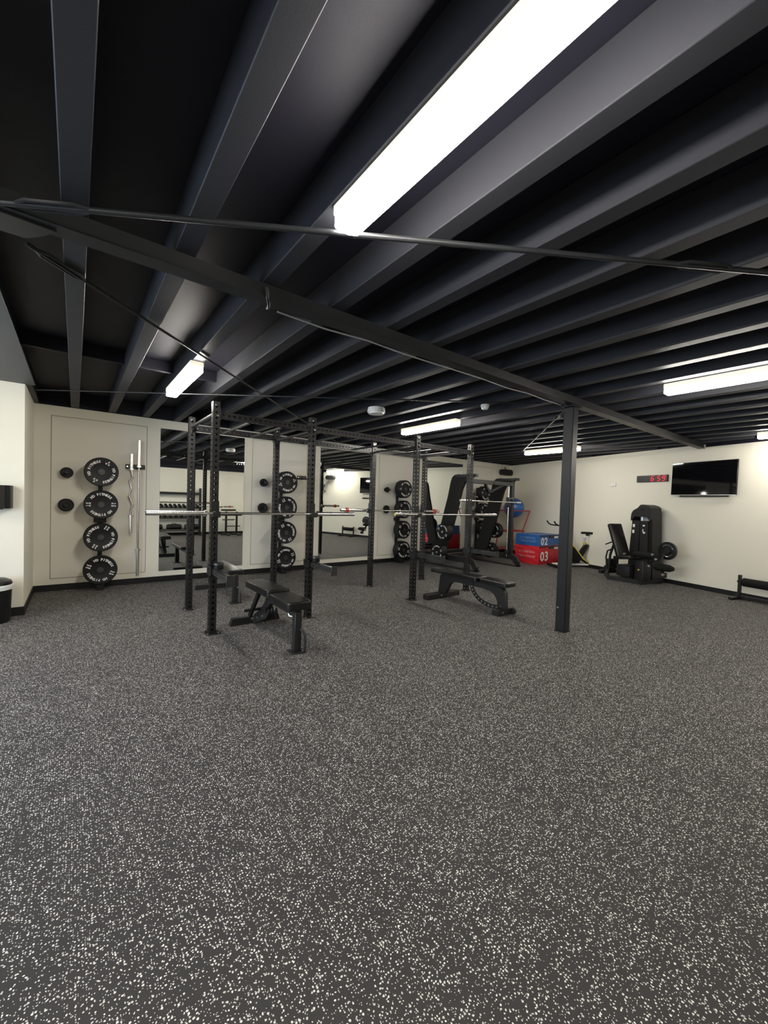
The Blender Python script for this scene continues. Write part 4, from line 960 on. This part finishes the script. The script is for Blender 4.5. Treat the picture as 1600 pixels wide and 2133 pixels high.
def dumbbell_meshes(r, L):
    hd = MB()
    hd.add([], [])
    heads = []
    for a, b in ((-L / 2, -L / 2 + r * 1.3), (L / 2 - r * 1.3, L / 2)):
        heads.append(MB().prism([(r * c, r * s_) for c, s_ in hexp], 'y', a, b).me('head', 0))
    hn = MB().cyl((0, -L / 2 + r * 1.3, 0), (0, L / 2 - r * 1.3, 0), 0.016, 10).me('handle')
    for h_ in heads: h_.materials.append(M['rubber'])
    hn.materials.append(M['chrome']); return heads, hn
pos = ['first', 'second', 'third', 'fourth', 'fifth', 'sixth', 'seventh', 'eighth', 'ninth', 'tenth', 'eleventh', 'twelfth']
for tier, (z, r, L, n) in zip(('middle', 'top'), ((0.68, 0.068, 0.30, 10), (1.06, 0.055, 0.26, 12))):
    heads, hn = dumbbell_meshes(r, L)
    for k in range(n):
        x = 2.10 + 1.70 * k / (n - 1)
        t = thing('dumbbell', 'black hex dumbbell, %s from the left on the %s shelf of dumbbell rack' % (pos[k], tier), 'dumbbell', (x, YF + 0.31, z + 0.018 + 0.02 + r * 0.92), 0, 'dumbbells on the rack')
        t.rotation_euler = (R(-12.5), 0, 0)
        for h_ in heads: ob('head', h_, None, t)
        ob('handle', hn, None, t)
for k, x in enumerate((2.35, 3.00, 3.62)):
    t = thing('sandbag', 'black sandbag, %s from the left on bottom shelf of dumbbell rack' % pos[k], 'sandbag', (x, YF + 0.31, 0.24), 0, 'sandbags on the bottom shelf')
    ob('bag', MB().lathe([(0.0, -0.26), (0.07, -0.255), (0.10, -0.22), (0.112, 0), (0.10, 0.22), (0.07, 0.255), (0.0, 0.26)], 20, 'x', (0, 0, 0.10)), 'rubber', t)
    ob('grip', MB().tube([(-0.08, -0.0, 0.20), (-0.05, 0, 0.235), (0.05, 0, 0.235), (0.08, 0, 0.20)], 0.012, 8), 'powder2', t)
# press stand with bar and roller
ps = thing('press_stand', 'black upright press stand beside the dumbbell rack seen in first mirror', 'exercise stand', (5.05, YF + 0.55, 0))
for x in (-0.20, 0.22): ob('post', MB().bb(x - 0.035, x + 0.035, -0.035, 0.035, 0.06, 0.95, 0.005), 'powder', ps)
ob('cross_pad', MB().bb(-0.42, 0.42, -0.08, 0.08, 0.78, 0.90, 0.03), 'vinyl', ps)
ob('top_pad', MB().bb(-0.40, 0.18, -0.05, 0.05, 0.98, 1.04, 0.015), 'vinyl', ps)
ob('base_frame', MB().bb(-0.38, 0.42, -0.05, 0.05, 0, 0.06, 0.005).bb(-0.25, -0.15, -0.40, 0.45, 0, 0.05, 0.005).bb(0.17, 0.27, -0.40, 0.45, 0, 0.05, 0.005), 'powder', ps)
ob('step_bar', MB().cyl((-0.36, 0.06, 0.62), (0.12, 0.06, 0.62), 0.022, 10).cyl((-0.20, 0.06, 0.36), (0.34, 0.06, 0.36), 0.018, 10), 'powder', ps)
barbell(3.55, 5.20, YF + 0.28, 1.14, 'thin barbell with red collar along the front wall seen in the first mirror', 'barbells by the front wall', collars='redcollar', sleeve=0.34)
bw = bpy.data.objects[[o.name for o in bpy.data.objects if o.name.startswith('barbell')][-1]]
hk = thing('bar_hook', 'pair of black wall hooks carrying the thin barbell on the front wall', 'hook', (4.4, YF, 1.14))
for x in (-0.35, 0.35): ob('hook', MB().tube([(x, 0.0, -0.03), (x, 0.30, -0.030), (x, 0.32, 0.01)], 0.014, 8), 'powder', hk)
